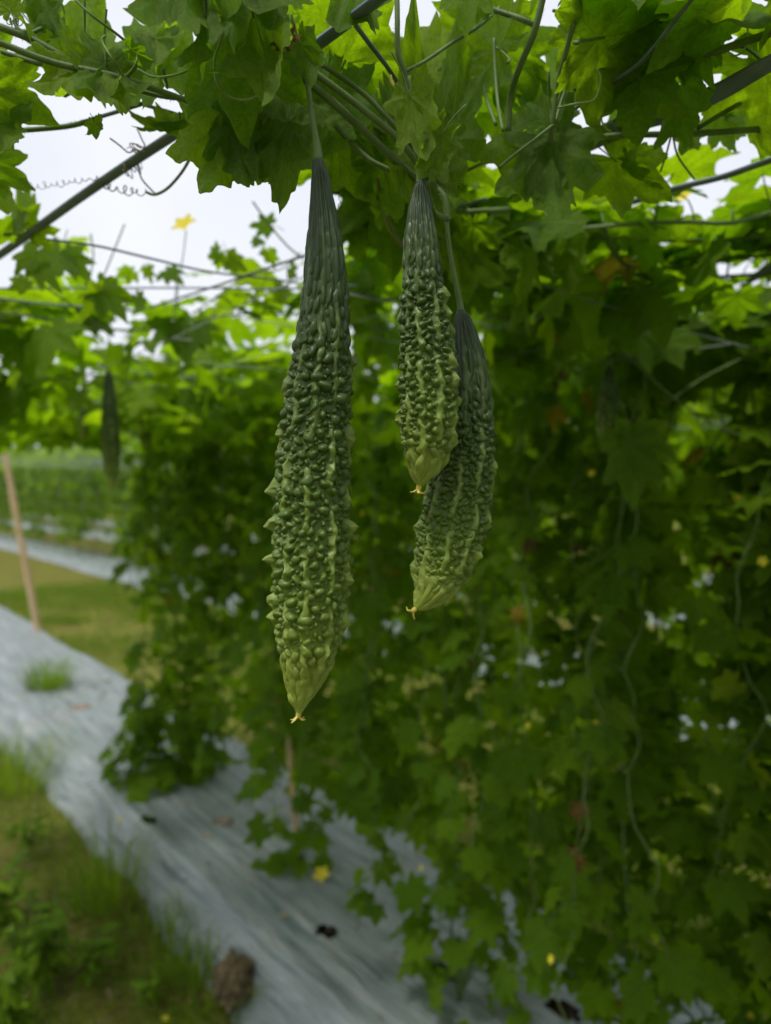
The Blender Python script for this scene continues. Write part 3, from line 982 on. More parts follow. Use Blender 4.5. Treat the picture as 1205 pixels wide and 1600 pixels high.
def net_piece(label, p0, p1, t0, t1, step, rad, seed, hook=0.0):
    """square-mesh net in the trellis plane"""
    V, Fc = [], []
    def add(a, b):
        pts = []
        for i in range(13):
            q = a.lerp(b, i / 12)
            pp, tt = rowc(q)
            q.z = NET_Z - 0.02 + 0.025 * float(vnoise(pp * 1.5, tt * 1.5, seed)) - 0.01
            pts.append(q)
        v, f = tube_data(pts, rad, 3)
        o = len(V)
        V.extend(v)
        Fc.extend(tuple(i + o for i in q) for q in f)
    for p in np.arange(p0, p1 + 1e-6, step):
        add(W(p, t0, NET_Z), W(p, t1, NET_Z))
    for t in np.arange(t0, t1 + 1e-6, step):
        add(W(p0, t, NET_Z), W(p1, t, NET_Z))
    return tag(put('trellis_net', mesh('trellis_net', V, Fc, M['net'])), label, 'net')
net_piece('fine string net stretched overhead and beyond the nearest bed', 0.55, 3.2, 0.7, 9.1, 0.21, 0.0011, 3)

def side_net(label, perp, t0, t1, step):
    V, Fc = [], []
    for t in np.arange(t0, t1, step):
        a = W(perp, t, 2.6)
        b = W(perp + 0.1, t + random.uniform(-.05, .05), 0.25)
        v, f = tube_data([a, a.lerp(b, 0.5) + rv(0.02), b], 0.0035, 3)
        o = len(V)
        V += v
        Fc += [tuple(i + o for i in q) for q in f]
    for z in np.arange(0.5, 2.6, 0.3):
        v, f = tube_data([W(perp, t0, z), W(perp, (t0 + t1) / 2, z - 0.04), W(perp, t1, z)], 0.003, 3)
        o = len(V)
        V += v
        Fc += [tuple(i + o for i in q) for q in f]
    return tag(put('trellis_net', mesh('trellis_net', V, Fc, M['net'])), label, 'net')
side_net('pale vertical string net of the second row at the far left', 4.75, 9.0, 26.0, 0.3)

# ------------------------------------------------------------------ stakes
def stake(label, a, b, r, group='bamboo stakes on the beds'):
    a, b = Vector(a), Vector(b)
    root = thing('bamboo_stake', label, 'stake', a, group)
    pts = [a.lerp(b, i / 24) + rv(0.0015) for i in range(25)]
    rad = [r * (1.0 - 0.25 * i / 24) * (1.16 if i % 4 == 0 else 1) for i in range(25)]
    V, Fc = tube_data(pts, rad, 9)
    put('cane', mesh('cane', V, Fc, M['bamboo']), root)
    return root
base = PH(62, 985, BED_H)
top = P(-20, 560, 7.6)
stake('leaning bamboo stake at the left edge above the silver film', base - Vector((0, 0, 0.12)), top, 0.036)
b2 = PH(470, 1335, BED_H)
stake('thin bamboo stake in the gap of the vine curtain by the yellow bloom', b2 - Vector((0, 0, 0.1)), P(450, 1150, 3.02), 0.014)
b4 = W(5.2, 11.5, 0.05)
stake('far bamboo stake on the second bed at the left', b4, W(5.25, 11.4, 1.98), 0.022)

# ------------------------------------------------------------------ vines in front, close to the gourds
def stem_px(parent, pxs, r, name='stem', hair=True, mat='stem', n=8):
    pts = [P(*q) for q in pxs]
    o = tube(name, pts, r, M[mat], parent, 8, n)
    if hair:
        rr = r if not hasattr(r, '__len__') else r[0]
        hairs(parent, pts, rr, 320)
    return o
def root_vine(label, at, group='vines on the trellis close in front'):
    return thing('bitter_gourd_vine', label, 'vine', P(*at), group)

# upper left
vL = root_vine('hairy vine with drooping lobed leaves across the upper left sky', (0, 67, 0.52))
stem_px(vL, [(-60, 45, 0.5), (0, 67, 0.51), (85, 98, 0.52), (193, 123, 0.53), (309, 165, 0.54), (380, 200, 0.56)], 0.0023)
stem_px(vL, [(-60, 20, 0.53), (0, 42, 0.53), (50, 62, 0.535), (100, 88, 0.54), (160, 110, 0.55)], 0.0027)
stem_px(vL, [(-60, 60, 0.55), (0, 80, 0.55), (82, 106, 0.55), (150, 122, 0.55)], 0.0018)
stem_px(vL, [(-60, 210, 0.6), (0, 206, 0.6), (100, 198, 0.6), (150, 186, 0.6)], 0.0021)
stem_px(vL, [(-40, 112, 0.6), (0, 124, 0.6), (45, 134, 0.6), (85, 146, 0.6)], 0.0011, 'petiole', False)
stem_px(vL, [(150, 122, 0.55), (260, 152, 0.56), (330, 150, 0.57), (400, 140, 0.58), (440, 120, 0.58)], 0.0016)
stem_px(vL, [(118, 0, 0.5), (145, 25, 0.5), (185, 55, 0.51), (212, 80, 0.52), (214, 100, 0.52), (198, 122, 0.53)], 0.0009, 'petiole', False)
stem_px(vL, [(35, -20, 0.55), (28, 10, 0.55), (25, 40, 0.55), (45, 52, 0.55), (66, 44, 0.55)], 0.0014, 'petiole', False)
hero_leaf(vL, (128, 92), (112, 204), .53, .50, 18, k=0, wide=.62)
hero_leaf(vL, (165, 100), (185, 202), .53, .50, -14, k=1, wide=.6)
hero_leaf(vL, (120, 105), (140, 18), .57, .62, 10, k=2, wide=.8)
hero_leaf(vL, (252, 122), (213, 34), .58, .62, 0, k=3, wide=.75)
hero_leaf(vL, (240, 60), (262, 125), .60, .58, 25, k=4, wide=.8)
hero_leaf(vL, (-30, 135), (92, 188), .55, .58, 10, k=5, wide=.85)
hero_leaf(vL, (-20, 175), (38, 245), .57, .55, 0, k=6, wide=.8)
hero_leaf(vL, (-40, 85), (52, 118), .6, .62, 0, k=7, wide=.9)
hero_leaf(vL, (60, -5), (96, 58), .55, .55, 20, k=8, wide=.75)
hero_leaf(vL, (92, 5), (112, 55), .56, .54, 60, k=9, wide=.7)
hero_leaf(vL, (-20, 250), (56, 300), .62, .64, 0, k=1, wide=.8)
hero_leaf(vL, (-30, 275), (30, 335), .66, .66, 10, k=3, wide=.8)
hero_leaf(vL, (15, 15), (0, -25), .5, .5, 0, k=5, wide=.9)
hero_leaf(vL, (148, 192), (156, 222), .55, .55, 30, k=2, wide=.8)
hero_leaf(vL, (205, 78), (238, 98), .50, .50, 30, k=7, up=True, wide=.7)
hero_leaf(vL, (60, 60), (86, 120), .62, .6, 30, k=0, wide=.7)
hero_leaf(vL, (268, 195), (205, 190), .60, .62, 60, k=4, wide=.5)
hero_leaf(vL, (330, 180), (240, 208), .58, .6, 55, k=6, wide=.5)
# spring-like and knotted tendrils on the diagonal strap
kn = P(214, 262, .72)
coil(vL, P(190, 272, .74), P(52, 293, .78), 13, 0.0012, 0.0028, 0.00055, M['tendril_dry'], 0.02)
coil(vL, P(192, 268, .72), P(222, 258, .72), 5, 0.006, 0.004, 0.0006, M['tendril_dry'], 0.0)
coil(vL, P(160, 290, .76), P(225, 302, .74), 6, 0.003, 0.0035, 0.0008, M['tendril_dry'], 0.0)
stem_px(vL, [(215, 258, .72), (222, 280, .72), (238, 298, .72), (245, 305, .72)], 0.0008, 'tendril', False, 'tendril_dry')
coil(vL, P(216, 226, .68), P(212, 238, .68), 4, 0.005, 0.0055, 0.0006, M['tendril_dry'], 0.0)
stem_px(vL, [(214, 200, .68), (222, 218, .68), (226, 228, .68), (218, 240, .68), (206, 234, .68)], 0.0007, 'tendril', False, 'tendril_dry')
stem_px(vL, [(172, 216, .66), (188, 228, .67), (200, 238, .68), (208, 236, .68)], 0.0007, 'tendril', False, 'tendril_dry')
stem_px(vL, [(228, 300, .7), (242, 304, .7), (262, 294, .68), (285, 268, .66), (300, 240, .64), (304, 222, .64)], 0.0014, 'tendril', False)
stem_px(vL, [(165, 55, .5), (160, 65, .5), (178, 95, .5), (195, 118, .52), (212, 100, .5), (215, 85, .5)], 0.0007, 'tendril', False, 'tendril')
stem_px(vL, [(215, 108, .52), (240, 120, .52), (270, 118, .52), (300, 108, .52), (330, 98, .52)], 0.0009, 'tendril', False, 'tendril')
for q in ((8, 28), (16, 34), (24, 30)):
    coil(vL, P(q[0], q[1], .55), P(q[0] + 10, q[1] + 4, .55), 2.5, 0.003, 0.003, 0.0005, M['tendril'], 0.0)

# upper middle
vM = root_vine('dark leafy vine over the long gourd, its stems bundled towards the middle gourd', (600, 120, 0.5))
for q, r in (([(440, 80, .5), (500, 120, .51), (560, 165, .52), (620, 215, .53), (660, 265, .54)], .0024),
             ([(460, 110, .5), (520, 160, .52), (580, 215, .54), (640, 270, .55), (700, 310, .56)], .0028),
             ([(430, 115, .53), (500, 170, .55), (560, 235, .56), (600, 262, .56), (690, 300, .57)], .0021),
             ([(480, 85, .52), (560, 140, .53), (600, 178, .535), (650, 235, .54), (690, 290, .55)], .0018),
             ([(620, -30, .5), (621, 30, .5), (622, 80, .505), (632, 115, .51), (642, 170, .52), (652, 240, .53)], .0018),
             ([(699, 345, .53), (694, 305, .53), (672, 285, .54)], .0022)):
    stem_px(vM, q, r)
stem_px(vM, [(632, 112, .51), (665, 95, .52), (705, 68, .53), (750, 40, .54), (780, 12, .55)], 0.0012, 'petiole', False)
stem_px(vM, [(515, 40, .6), (517, 80, .6), (517, 112, .6)], 0.0016, 'petiole', False)
stem_px(vM, [(555, 60, .6), (545, 95, .6), (530, 125, .59)], 0.0013, 'petiole', False)
stem_px(vM, [(553, 85, .6), (558, 140, .59), (562, 185, .58)], 0.0011, 'petiole', False)
stem_px(vM, [(610, 118, .5), (613, 130, .5), (622, 138, .5), (632, 138, .5)], 0.0011, 'tendril', False, 'remnant')
stem_px(vM, [(365, 5, .46), (348, 55, .46), (335, 95, .47), (340, 130, .47), (360, 152, .48), (390, 155, .48), (408, 140, .48), (412, 110, .48)], 0.0008, 'tendril', False, 'tendril')
stem_px(vM, [(395, 75, .47), (415, 82, .47), (420, 98, .48), (408, 108, .48)], 0.0008, 'tendril', False, 'tendril')
coil(vM, P(365, 165, .55), P(368, 190, .55), 5, 0.0015, 0.0015, 0.0005, M['tendril'], 0.0)
stem_px(vM, [(590, 280, .6), (598, 320, .62), (612, 360, .63), (632, 388, .64)], 0.0015, 'petiole', False, 'stem_old')
coil(vM, P(532, 250, .6), P(530, 345, .6), 5, 0.0006, 0.0022, 0.0004, M['tendril'], 0.3)
hero_leaf(vM, (290, -75), (300, 128), .44, .42, 10, k=0, wide=.55)
hero_leaf(vM, (352, -90), (350, 110), .45, .43, -20, k=1, wide=.5)
hero_leaf(vM, (395, 20), (452, 205), .47, .45, 20, k=2, wide=.45)
hero_leaf(vM, (322, 20), (318, 145), .43, .42, 62, k=3, wide=.5)
hero_leaf(vM, (420, -60), (430, 70), .46, .46, 0, k=4, wide=.7)
hero_leaf(vM, (350, 190), (326, 352), .52, .49, 15, k=5, wide=.48)
hero_leaf(vM, (385, 175), (372, 318), .53, .50, -10, k=6, wide=.55)
hero_leaf(vM, (415, 190), (396, 300), .54, .52, 10, k=7, wide=.6)
hero_leaf(vM, (452, 190), (438, 335), .52, .50, 5, k=8, wide=.5)
hero_leaf(vM, (475, 150), (470, 285), .55, .53, 30, k=9, wide=.7)
hero_leaf(vM, (500, 160), (545, 280), .58, .56, 10, k=0, wide=.9)
hero_leaf(vM, (520, 220), (590, 330), .62, .62, 0, k=2, wide=.6)
hero_leaf(vM, (560, -30), (520, 60), .5, .48, 0, k=3, wide=.7)
hero_leaf(vM, (600, 180), (560, 40), .62, .66, 0, k=4, wide=.9)
hero_leaf(vM, (665, 265), (632, 32), .55, .55, 15, k=5, wide=.36)
hero_leaf(vM, (705, 215), (718, 42), .56, .56, -10, k=6, wide=.48)
hero_leaf(vM, (690, 270), (640, 185), .57, .57, 30, k=7, wide=.6)
hero_leaf(vM, (680, 235), (700, 290), .53, .52, 20, k=8, wide=.6)
hero_leaf(vM, (600, 260), (690, 330), .6, .6, 0, k=1, wide=.8)
hero_leaf(vM, (690, 140), (620, 60), .66, .7, 0, k=9, wide=1)
hero_leaf(vM, (470, 20), (500, 110), .62, .64, 0, k=1, wide=1)
hero_leaf(vM, (640, 150), (668, 262), .485, .475, 20, k=7, wide=.5)
hero_leaf(vM, (690, 210), (648, 285), .49, .48, -25, k=3, wide=.55)
hero_leaf(vM, (470, 70), (500, 150), .475, .47, 15, k=4, wide=.5)
hero_leaf(vM, (445, 60), (462, 92), .46, .46, 0, pool=DRY, k=0)

# upper right
vR = root_vine('vine with broad bright leaves and long petioles filling the upper right', (790, 200, 0.58))
for q, r in (([(850, -10, .52), (835, 50, .53), (812, 105, .55), (798, 150, .57), (794, 205, .58)], .0024),
             ([(910, -20, .52), (890, 60, .54), (872, 130, .56), (864, 190, .57), (858, 225, .58)], .0020),
             ([(770, 15, .54), (810, 28, .53), (838, 40, .53)], .0020),
             ([(1330, 188, .62), (1205, 200, .62), (1100, 208, .62), (1040, 210, .62), (960, 212, .63), (880, 225, .64)], .0026),
             ([(1290, 90, .62), (1205, 132, .62), (1150, 165, .62), (1090, 200, .62)], .0020),
             ([(1160, -20, .58), (1110, 30, .58), (1060, 80, .59), (1000, 140, .6), (960, 190, .62)], .0022)):
    stem_px(vR, q, r)
stem_px(vR, [(772, 60, .6), (774, 110, .6), (778, 160, .59), (786, 205, .58)], 0.0013, 'petiole', False)
stem_px(vR, [(925, 40, .58), (905, 90, .59), (880, 150, .59), (868, 190, .58)], 0.0012, 'petiole', False)
stem_px(vR, [(755, 130, .6), (762, 160, .6), (775, 195, .59)], 0.0013, 'petiole', False)
stem_px(vR, [(1048, 215, .64), (1040, 245, .65), (1032, 268, .66)], 0.0009, 'petiole', False)
stem_px(vR, [(1052, 215, .64), (1060, 245, .65), (1085, 280, .68)], 0.0009, 'petiole', False)
stem_px(vR, [(872, 168, .56), (900, 162, .55), (926, 157, .55), (936, 140, .55), (938, 118, .55), (930, 107, .55)], 0.0008, 'tendril', False, 'tendril')
stem_px(vR, [(945, 165, .58), (940, 185, .58), (946, 200, .58), (956, 206, .58)], 0.0007, 'tendril', False, 'tendril')
stem_px(vR, [(1150, 12, .56), (1166, 35, .56), (1168, 62, .56), (1160, 82, .56), (1145, 88, .56)], 0.0007, 'tendril', False, 'tendril')
coil(vR, P(1105, 8, .56), P(1090, 20, .56), 2, 0.004, 0.003, 0.0005, M['tendril'], 0.0)
stem_px(vR, [(780, 262, .57), (800, 245, .57), (830, 222, .57), (865, 195, .57)], 0.0012, 'petiole', False)
hero_leaf(vR, (778, 75), (700, 20), .60, .62, 0, k=0, wide=1.0)
hero_leaf(vR, (790, 80), (860, 150), .64, .66, 0, k=1, wide=1.1)
hero_leaf(vR, (935, 60), (1105, 30), .55, .58, 10, k=2, wide=.85)
hero_leaf(vR, (930, 40), (1065, 110), .57, .58, 0, k=3, wide=.8)
hero_leaf(vR, (960, 60), (930, 130), .58, .57, 0, k=4, wide=.9)
hero_leaf(vR, (848, 215), (768, 362), .60, .56, 15, k=5, wide=.48)
hero_leaf(vR, (862, 212), (868, 372), .59, .56, -10, k=6, wide=.6)
hero_leaf(vR, (880, 220), (915, 270), .60, .60, -30, k=7, wide=.6)
hero_leaf(vR, (850, 195), (812, 205), .58, .58, 60, k=8, up=True, wide=.6)
hero_leaf(vR, (960, 250), (1052, 318), .66, .66, 0, k=9, wide=.75)
hero_leaf(vR, (985, 255), (1030, 300), .65, .64, 50, k=1, up=True, wide=.45)
hero_leaf(vR, (1070, 55), (1110, 125), .57, .56, 0, k=2, up=True, wide=.6)
hero_leaf(vR, (1105, 45), (1130, 110), .58, .57, 20, k=3, wide=.6)
hero_leaf(vR, (1210, 60), (1150, 5), .57, .57, 0, k=4, up=True, wide=.9)
hero_leaf(vR, (730, -15), (728, 32), .52, .5, 0, k=5, up=True, wide=.7)
hero_leaf(vR, (745, -20), (770, 40), .53, .52, 20, k=6, wide=.5)
hero_leaf(vR, (900, 130), (855, 60), .64, .68, 0, k=7, wide=1.0)
hero_leaf(vR, (1000, 150), (920, 150), .66, .68, 0, k=8, wide=1.0)
hero_leaf(vR, (1010, 120), (1060, 180), .64, .66, 0, k=9, wide=.9)
hero_leaf(vR, (1180, 150), (1100, 180), .68, .68, 0, k=0, wide=.9)
hero_leaf(vR, (1120, 185), (1150, 240), .68, .68, 0, k=1, wide=.7)
hero_leaf(vR, (1080, 205), (1060, 250), .66, .66, 0, k=2, wide=.7)
hero_leaf(vR, (1200, 185), (1185, 160), .66, .66, 0, k=3, wide=.9)

# ------------------------------------------------------------------ canopy on the net
def PIX(p):
    v = Vector(p) - Vector((0, 0, CAM_Z))
    d = v.y * CP + v.z * SP
    u = -v.y * SP + v.z * CP
    if d < 0.05:
        return None
    return CX + v.x / d * F_PX, CY - u / d * F_PX, d
def inside(poly, x, y):
    c = False
    for i in range(len(poly)):
        (x0, y0), (x1, y1) = poly[i - 1], poly[i]
        if (y0 > y) != (y1 > y) and x < (x1 - x0) * (y - y0) / (y1 - y0) + x0:
            c = not c
    return c
# openings in the canopy, marked on the net's plane
def on_net(poly):
    return [(q.x, q.y) for q in (PH(x, y, NET_Z) for x, y in poly)]
GAPS = [on_net(g) for g in ([(-220, 225), (60, 170), (230, 200), (290, 195), (350, 250), (430, 275), (480, 290), (560, 330), (625, 385), (600, 472), (480, 500), (330, 505), (130, 486), (-220, 460)],
                            [(985, 228), (1205, 208), (1330, 203), (1330, 248), (1110, 274), (1040, 252)],
                            [(-200, -60), (240, -200), (240, 130), (-200, 200)])]
def gap(p):
    return any(inside(g, p.x, p.y) for g in GAPS)

def canopy_vine(start, heading, length, label, group, dens=1.0, zoff=0.0, keep=0.05):
    p = W(start[0], start[1], NET_Z + zoff)
    if gap(p):
        return None
    root = thing('bitter_gourd_vine', label, 'vine', p, group)
    pts, h = [p.copy()], heading
    step = 0.05
    for i in range(int(length / step)):
        h += random.gauss(0, 0.22)
        p = p + Vector((math.cos(h), math.sin(h), 0)) * step
        p.z = NET_Z + zoff + 0.02 * float(vnoise(p.x * 4, p.y * 4, 8))
        if gap(p):
            break
        pts.append(p.copy())
    if len(pts) < 4:
        bpy.data.objects.remove(root)
        return None
    tube('stem', pts, [0.0032, 0.0028, 0.0015], M['stem'], root, 6, 2)
    n = 0
    for i, q in enumerate(pts):
        for s in (1, -1):
            if random.random() > 0.88 * dens:
                continue
            px = PIX(q)
            if gap(q) and random.random() > keep:
                continue
            a = heading + s * random.uniform(0.5, 1.9)
            al = Vector((math.cos(a), math.sin(a), random.uniform(-0.5, 0.15)))
            nr = Vector((0, 0, 1)) + rv(0.33)
            if random.random() < 0.22:
                al = Vector((math.cos(a) * 0.4, math.sin(a) * 0.4, -1))
                nr = Vector((math.cos(a), math.sin(a), 0.35)) + rv(0.25)
            dist = (q - Vector((0, 0, CAM_Z))).length
            pool = HI if dist < 1.1 else MID
            rr = random.random()
            if rr < 0.012 and dist > 1.1:
                pool = YEL
            # keep the view of the gourds free: nothing hangs in front of them
            sz = random.uniform(0.05, 0.098)
            if px and ((px[2] < 0.56 and 400 < px[0] < 800 and px[1] > -200) or (px[2] < 0.47 and px[1] > -450)):
                continue
            leaf_at_node(root, q + Vector((0, 0, 0.002)), nr, al, sz, pool)
            n += 1
        if random.random() < 0.10:
            e = q + rv(0.05) + Vector((0, 0, -0.02))
            coil(root, q, e, random.uniform(2, 5), 0.001, 0.004, 0.0006, M['tendril'])
        if random.random() < 0.02:
            flower(root, q + Vector((random.uniform(-.04, .04), random.uniform(-.04, .04), 0.05)), rv(), 0.016, False)
    return root

LAB = ['leafy vine overhead in the dense canopy above and right of the three gourds',
       'leafy vine spreading over the net at the far left below the open sky',
       'leafy vine high in the canopy over the right-hand vine curtain']
GRP = ['canopy vines above the gourds', 'canopy vines at the left', 'canopy vines over the curtain']
rs = random.Random(5)
starts = []
def spread(n, box, mind, sel):
    out, k = [], 0
    while len(out) < n and k < 3000:
        k += 1
        q = (rs.uniform(*box[0]), rs.uniform(*box[1]))
        if all((q[0] - o[0]) ** 2 + (q[1] - o[1]) ** 2 > mind ** 2 for o in out):
            out.append(q)
    return [(q, sel) for q in out]
jobs = spread(9, ((0.30, 1.5), (-0.75, 0.7)), 0.26, 0) + spread(9, ((0.70, 1.35), (0.4, 1.3)), 0.16, 0) + spread(18, ((0.35, 2.0), (0.9, 3.6)), 0.22, 1) + spread(9, ((-0.5, 0.55), (1.55, 2.9)), 0.22, 1) + spread(6, ((0.5, 1.0), (0.15, 0.8)), 0.17, 0) + spread(9, ((1.0, 2.1), (-0.6, 2.6)), 0.28, 2)
for (q, sel) in jobs:
    canopy_vine(q, rs.uniform(0, 2 * math.pi), rs.uniform(0.9, 1.5), LAB[sel], GRP[sel], 1.0, rs.uniform(-0.01, 0.06), keep=0.06)

# the shoots that stand up against the sky, with the flower on its long stalk
vS = root_vine('thin shoots with small leaves and a yellow flower against the pale sky', (290, 480, 1.25), 'vines on the trellis close in front')
stem_px(vS, [(275, 500, 1.25), (280, 440, 1.22), (287, 395, 1.2), (291, 360, 1.2)], 0.0009, 'flower_stalk', False)
flower(vS, P(289, 352, 1.2), Vector((-0.25, -0.75, 0.55)), 0.022)
for q in ([(150, 460, 1.2), (175, 400, 1.2), (195, 350, 1.2)], [(330, 470, 1.3), (380, 435, 1.3), (440, 420, 1.3), (470, 395, 1.3)],
          [(395, 315, 1.05), (420, 350, 1.08), (450, 385, 1.1), (475, 405, 1.12)], [(20, 400, 1.0), (60, 440, 1.05), (110, 475, 1.1), (170, 520, 1.15)],
          [(270, 500, 1.3), (276, 440, 1.3), (272, 420, 1.3)], [(300, 490, 1.3), (340, 465, 1.32), (390, 440, 1.34)], [(140, 440, 1.2), (146, 400, 1.2), (142, 365, 1.2)]):
    stem_px(vS, q, 0.0013, 'stem', False)
for b, t, d in (((60, 420), (95, 450), 1.0), ((55, 395), (20, 430), 1.0), ((95, 395), (85, 440), 1.1), ((110, 400), (140, 440), 1.1), ((205, 425), (180, 432), 1.3), ((230, 420), (238, 445), 1.3), ((262, 425), (285, 440), 1.3),
                ((340, 395), (320, 405), 1.2), ((360, 405), (385, 425), 1.2), ((350, 400), (340, 425), 1.22), ((420, 352), (385, 350), 1.15), ((405, 380), (395, 365), 1.2), ((420, 395), (430, 420), 1.2), ((440, 450), (425, 475), 1.25),
                ((160, 455), (200, 505), 1.05), ((155, 460), (120, 500), 1.05), ((215, 465), (230, 490), 1.15), ((40, 440), (10, 455), 1.1), ((30, 320), (60, 355), .9), ((45, 350), (85, 365), .9),
                ((15, 350), (-10, 390), .9), ((560, 395), (600, 410), 1.25), ((570, 420), (545, 440), 1.3), ((590, 375), (620, 395), 1.2), ((550, 430), (585, 455), 1.3), ((455, 420), (470, 440), 1.25),
                ((520, 345), (575, 355), .8), ((600, 330), (615, 380), .75)):
    hero_leaf(vS, b, t, d, d + random.uniform(-.03, .03), random.uniform(-45, 45), random.random() < 0.4, random.uniform(.6, .95), pool=MID)

# ------------------------------------------------------------------ plants climbing up from the nearest bed: the curtain
def climbing_plant(t, perp, label, tspan, zlo, nshoot, size, stuff_n, yellow=0.03, thick=0.2, base=True):
    at = W(perp, t, BED_H - 0.04)
    root = thing('bitter_gourd_plant', label, 'plant', at, 'bitter gourd plants on the nearest bed')
    if base:
        tube('stem', [at, at + Vector((0.02, 0, 0.25)), at + rv(0.03) + Vector((0, 0, 0.7)), W(perp, t + 0.05, NET_Z)], [0.005, 0.0045, 0.003], M['stem'], root, 7, 6)
    leaves = 0
    for k in range(nshoot):
        t1 = t + tspan[0] + (tspan[1] - tspan[0]) * (k + random.random()) / nshoot
        pp = perp + random.gauss(0, thick * 0.6)
        z0 = zlo(t1) + abs(random.gauss(0, 0.16))
        pts = []
        z = NET_Z
        x = 0.0
        y = 0.0
        while z > z0:
            pts.append(W(pp + x, t1 + y, z))
            z -= 0.055
            x += random.gauss(0, 0.016)
            y += random.gauss(0, 0.018)
        if len(pts) < 4:
            continue
        tube('stem', pts, [0.0028, 0.0022, 0.0012], M['stem'], root, 5, 2)
        pr = min(0.9, 290 / nshoot / (2 * len(pts)))
        for q in pts:
            for s in (0, 1):
                if random.random() > pr or leaves >= 300:
                    continue
                side = -1 if random.random() < 0.68 else 1
                out = Vector((NX * side, NY * side, 0))
                along = Vector((-NY, NX, 0)) * random.gauss(0, 0.8)
                nr = out * random.uniform(0.5, 1.0) + Vector((0, 0, random.uniform(0.3, 1.1))) + along * 0.4 + rv(0.2)
                al = out * random.uniform(0.2, 0.8) + Vector((0, 0, -random.uniform(0.3, 1.0))) + along
                r = random.random()
                pool = DRY if r < yellow * 0.35 else YEL if r < yellow else MID
                leaf_at_node(root, q, nr, al, size * random.uniform(0.62, 1.2) * (1 if pool is MID else 0.62), pool)
                leaves += 1
        if random.random() < 0.5:
            q = random.choice(pts)
            flower(root, q - Vector((NX, NY, 0)) * random.uniform(.05, .14), Vector((-NX, -NY, 0.5)) + rv(.3), 0.010, False)
        if random.random() < 0.6:
            q = random.choice(pts)
            coil(root, q, q + rv(0.06), 4, 0.001, 0.004, 0.0008, M['tendril'])
    places = []
    for _ in range(stuff_n):
        t1 = t + random.uniform(*tspan)
        q = W(perp + random.uniform(-0.05, thick * 1.5), t1, random.uniform(max(zlo(t1) + .12, .2), NET_Z))
        places.append((q, rv(0.6) + Vector((NX * .5, NY * .5, 0.8)), rv(0.6) + Vector((0, 0, -0.6)), size * random.uniform(0.6, 1.1)))
    if places:
        o = put('foliage', leaf_cloud('foliage', places, LOW, LF), root)
        o['kind'] = 'stuff'
    return root
climbing_plant(3.73, 1.5, 'leafy vine column at the left end of the curtain, above a bushy clump', (-0.62, 0.42), lambda t: 0.85 if t > 3.95 or t < 3.4 else 0.34, 18, 0.080, 700)
climbing_plant(2.58, 1.58, 'vine curtain behind the long gourd, ending above a thin bamboo stake', (-0.5, 0.55), lambda t: 0.34, 18, 0.080, 620)
climbing_plant(1.67, 1.56, 'vine curtain below the two right gourds with straggling stems over the film', (-0.45, 0.5), lambda t: 0.32 - (0.15 if t < 1.5 else 0), 18, 0.078, 800, 0.08)
pk = climbing_plant(1.0, 1.58, 'vine curtain right of the gourds with yellow and dry leaves low down', (-0.3, 0.3), lambda t: 0.2, 17, 0.080, 780, 0.10)
for q_ in ([(985, 560, 1.45), (1045, 615, 1.47), (1110, 660, 1.5), (1180, 690, 1.5)], [(1040, 632, 1.48), (1100, 590, 1.47), (1200, 540, 1.45)]):
    tube('stem', [P(*q) for q in q_], 0.0019, M['stem'], pk, 5, 6)
hero_leaf(pk, (985, 690), (990, 800), 1.28, 1.26, 10, pool=MID, k=2, wide=.6)
hero_leaf(pk, (1000, 680), (1030, 770), 1.3, 1.28, -10, pool=MID, k=3, wide=.6)
climbing_plant(0.45, 1.58, 'vine curtain at the right edge of the picture, nearest the camera', (-0.5, 0.3), lambda t: 0.2, 18, 0.080, 820, 0.07)

def bush(label, t, perp, rt, rp, h, n, size, name='bitter_gourd_plant', cat='plant', group='low bushy growth on the nearest bed', z0=BED_H):
    at = W(perp, t, z0)
    root = thing(name, label, cat, at, group)
    for k in range(9):
        a = random.uniform(0, 2 * math.pi)
        e = W(perp + rp * 0.7 * math.cos(a), t + rt * 0.7 * math.sin(a), z0 + h * random.uniform(0.4, 0.95))
        tube('stem', [at, at.lerp(e, 0.5) + Vector((0, 0, 0.05)), e], [0.004, 0.0025, 0.0015], M['stem'], root, 5, 4)
    for k in range(n):
        a, q, z = random.uniform(0, 2 * math.pi), math.sqrt(random.random()), random.random()
        sh = math.sqrt(max(0.1, 1 - (z * 0.9) ** 2))
        p = W(perp + rp * q * sh * math.cos(a), t + rt * q * sh * math.sin(a), z0 + 0.03 + h * z)
        out = (p - at)
        out.z = 0
        leaf_at_node(root, p, out.normalized() * 0.7 + Vector((0, 0, 0.8)) + rv(0.25), out.normalized() + Vector((0, 0, -0.6)) + rv(0.3), size * random.uniform(.7, 1.15), MID)
    return root
bush('bushy leafy clump spreading on the silver film at the foot of the left column', 3.72, 1.5, 0.27, 0.26, 0.42, 170, 0.085)
bush('small straggling regrowth at the foot of the thin bamboo stake', 2.55, 1.56, 0.13, 0.12, 0.2, 26, 0.06)
bush('pale straggling shoots at the bottom edge below the two right gourds', 1.55, 1.5, 0.16, 0.16, 0.3, 34, 0.07)
vB = thing('fallen_flower', 'yellow fallen bloom on the film by the thin stake', 'flower', PH(503, 1367, BED_H + 0.03))
flower(vB, PH(503, 1367, BED_H + 0.035), Vector((-0.2, -0.5, 0.8)), 0.035)

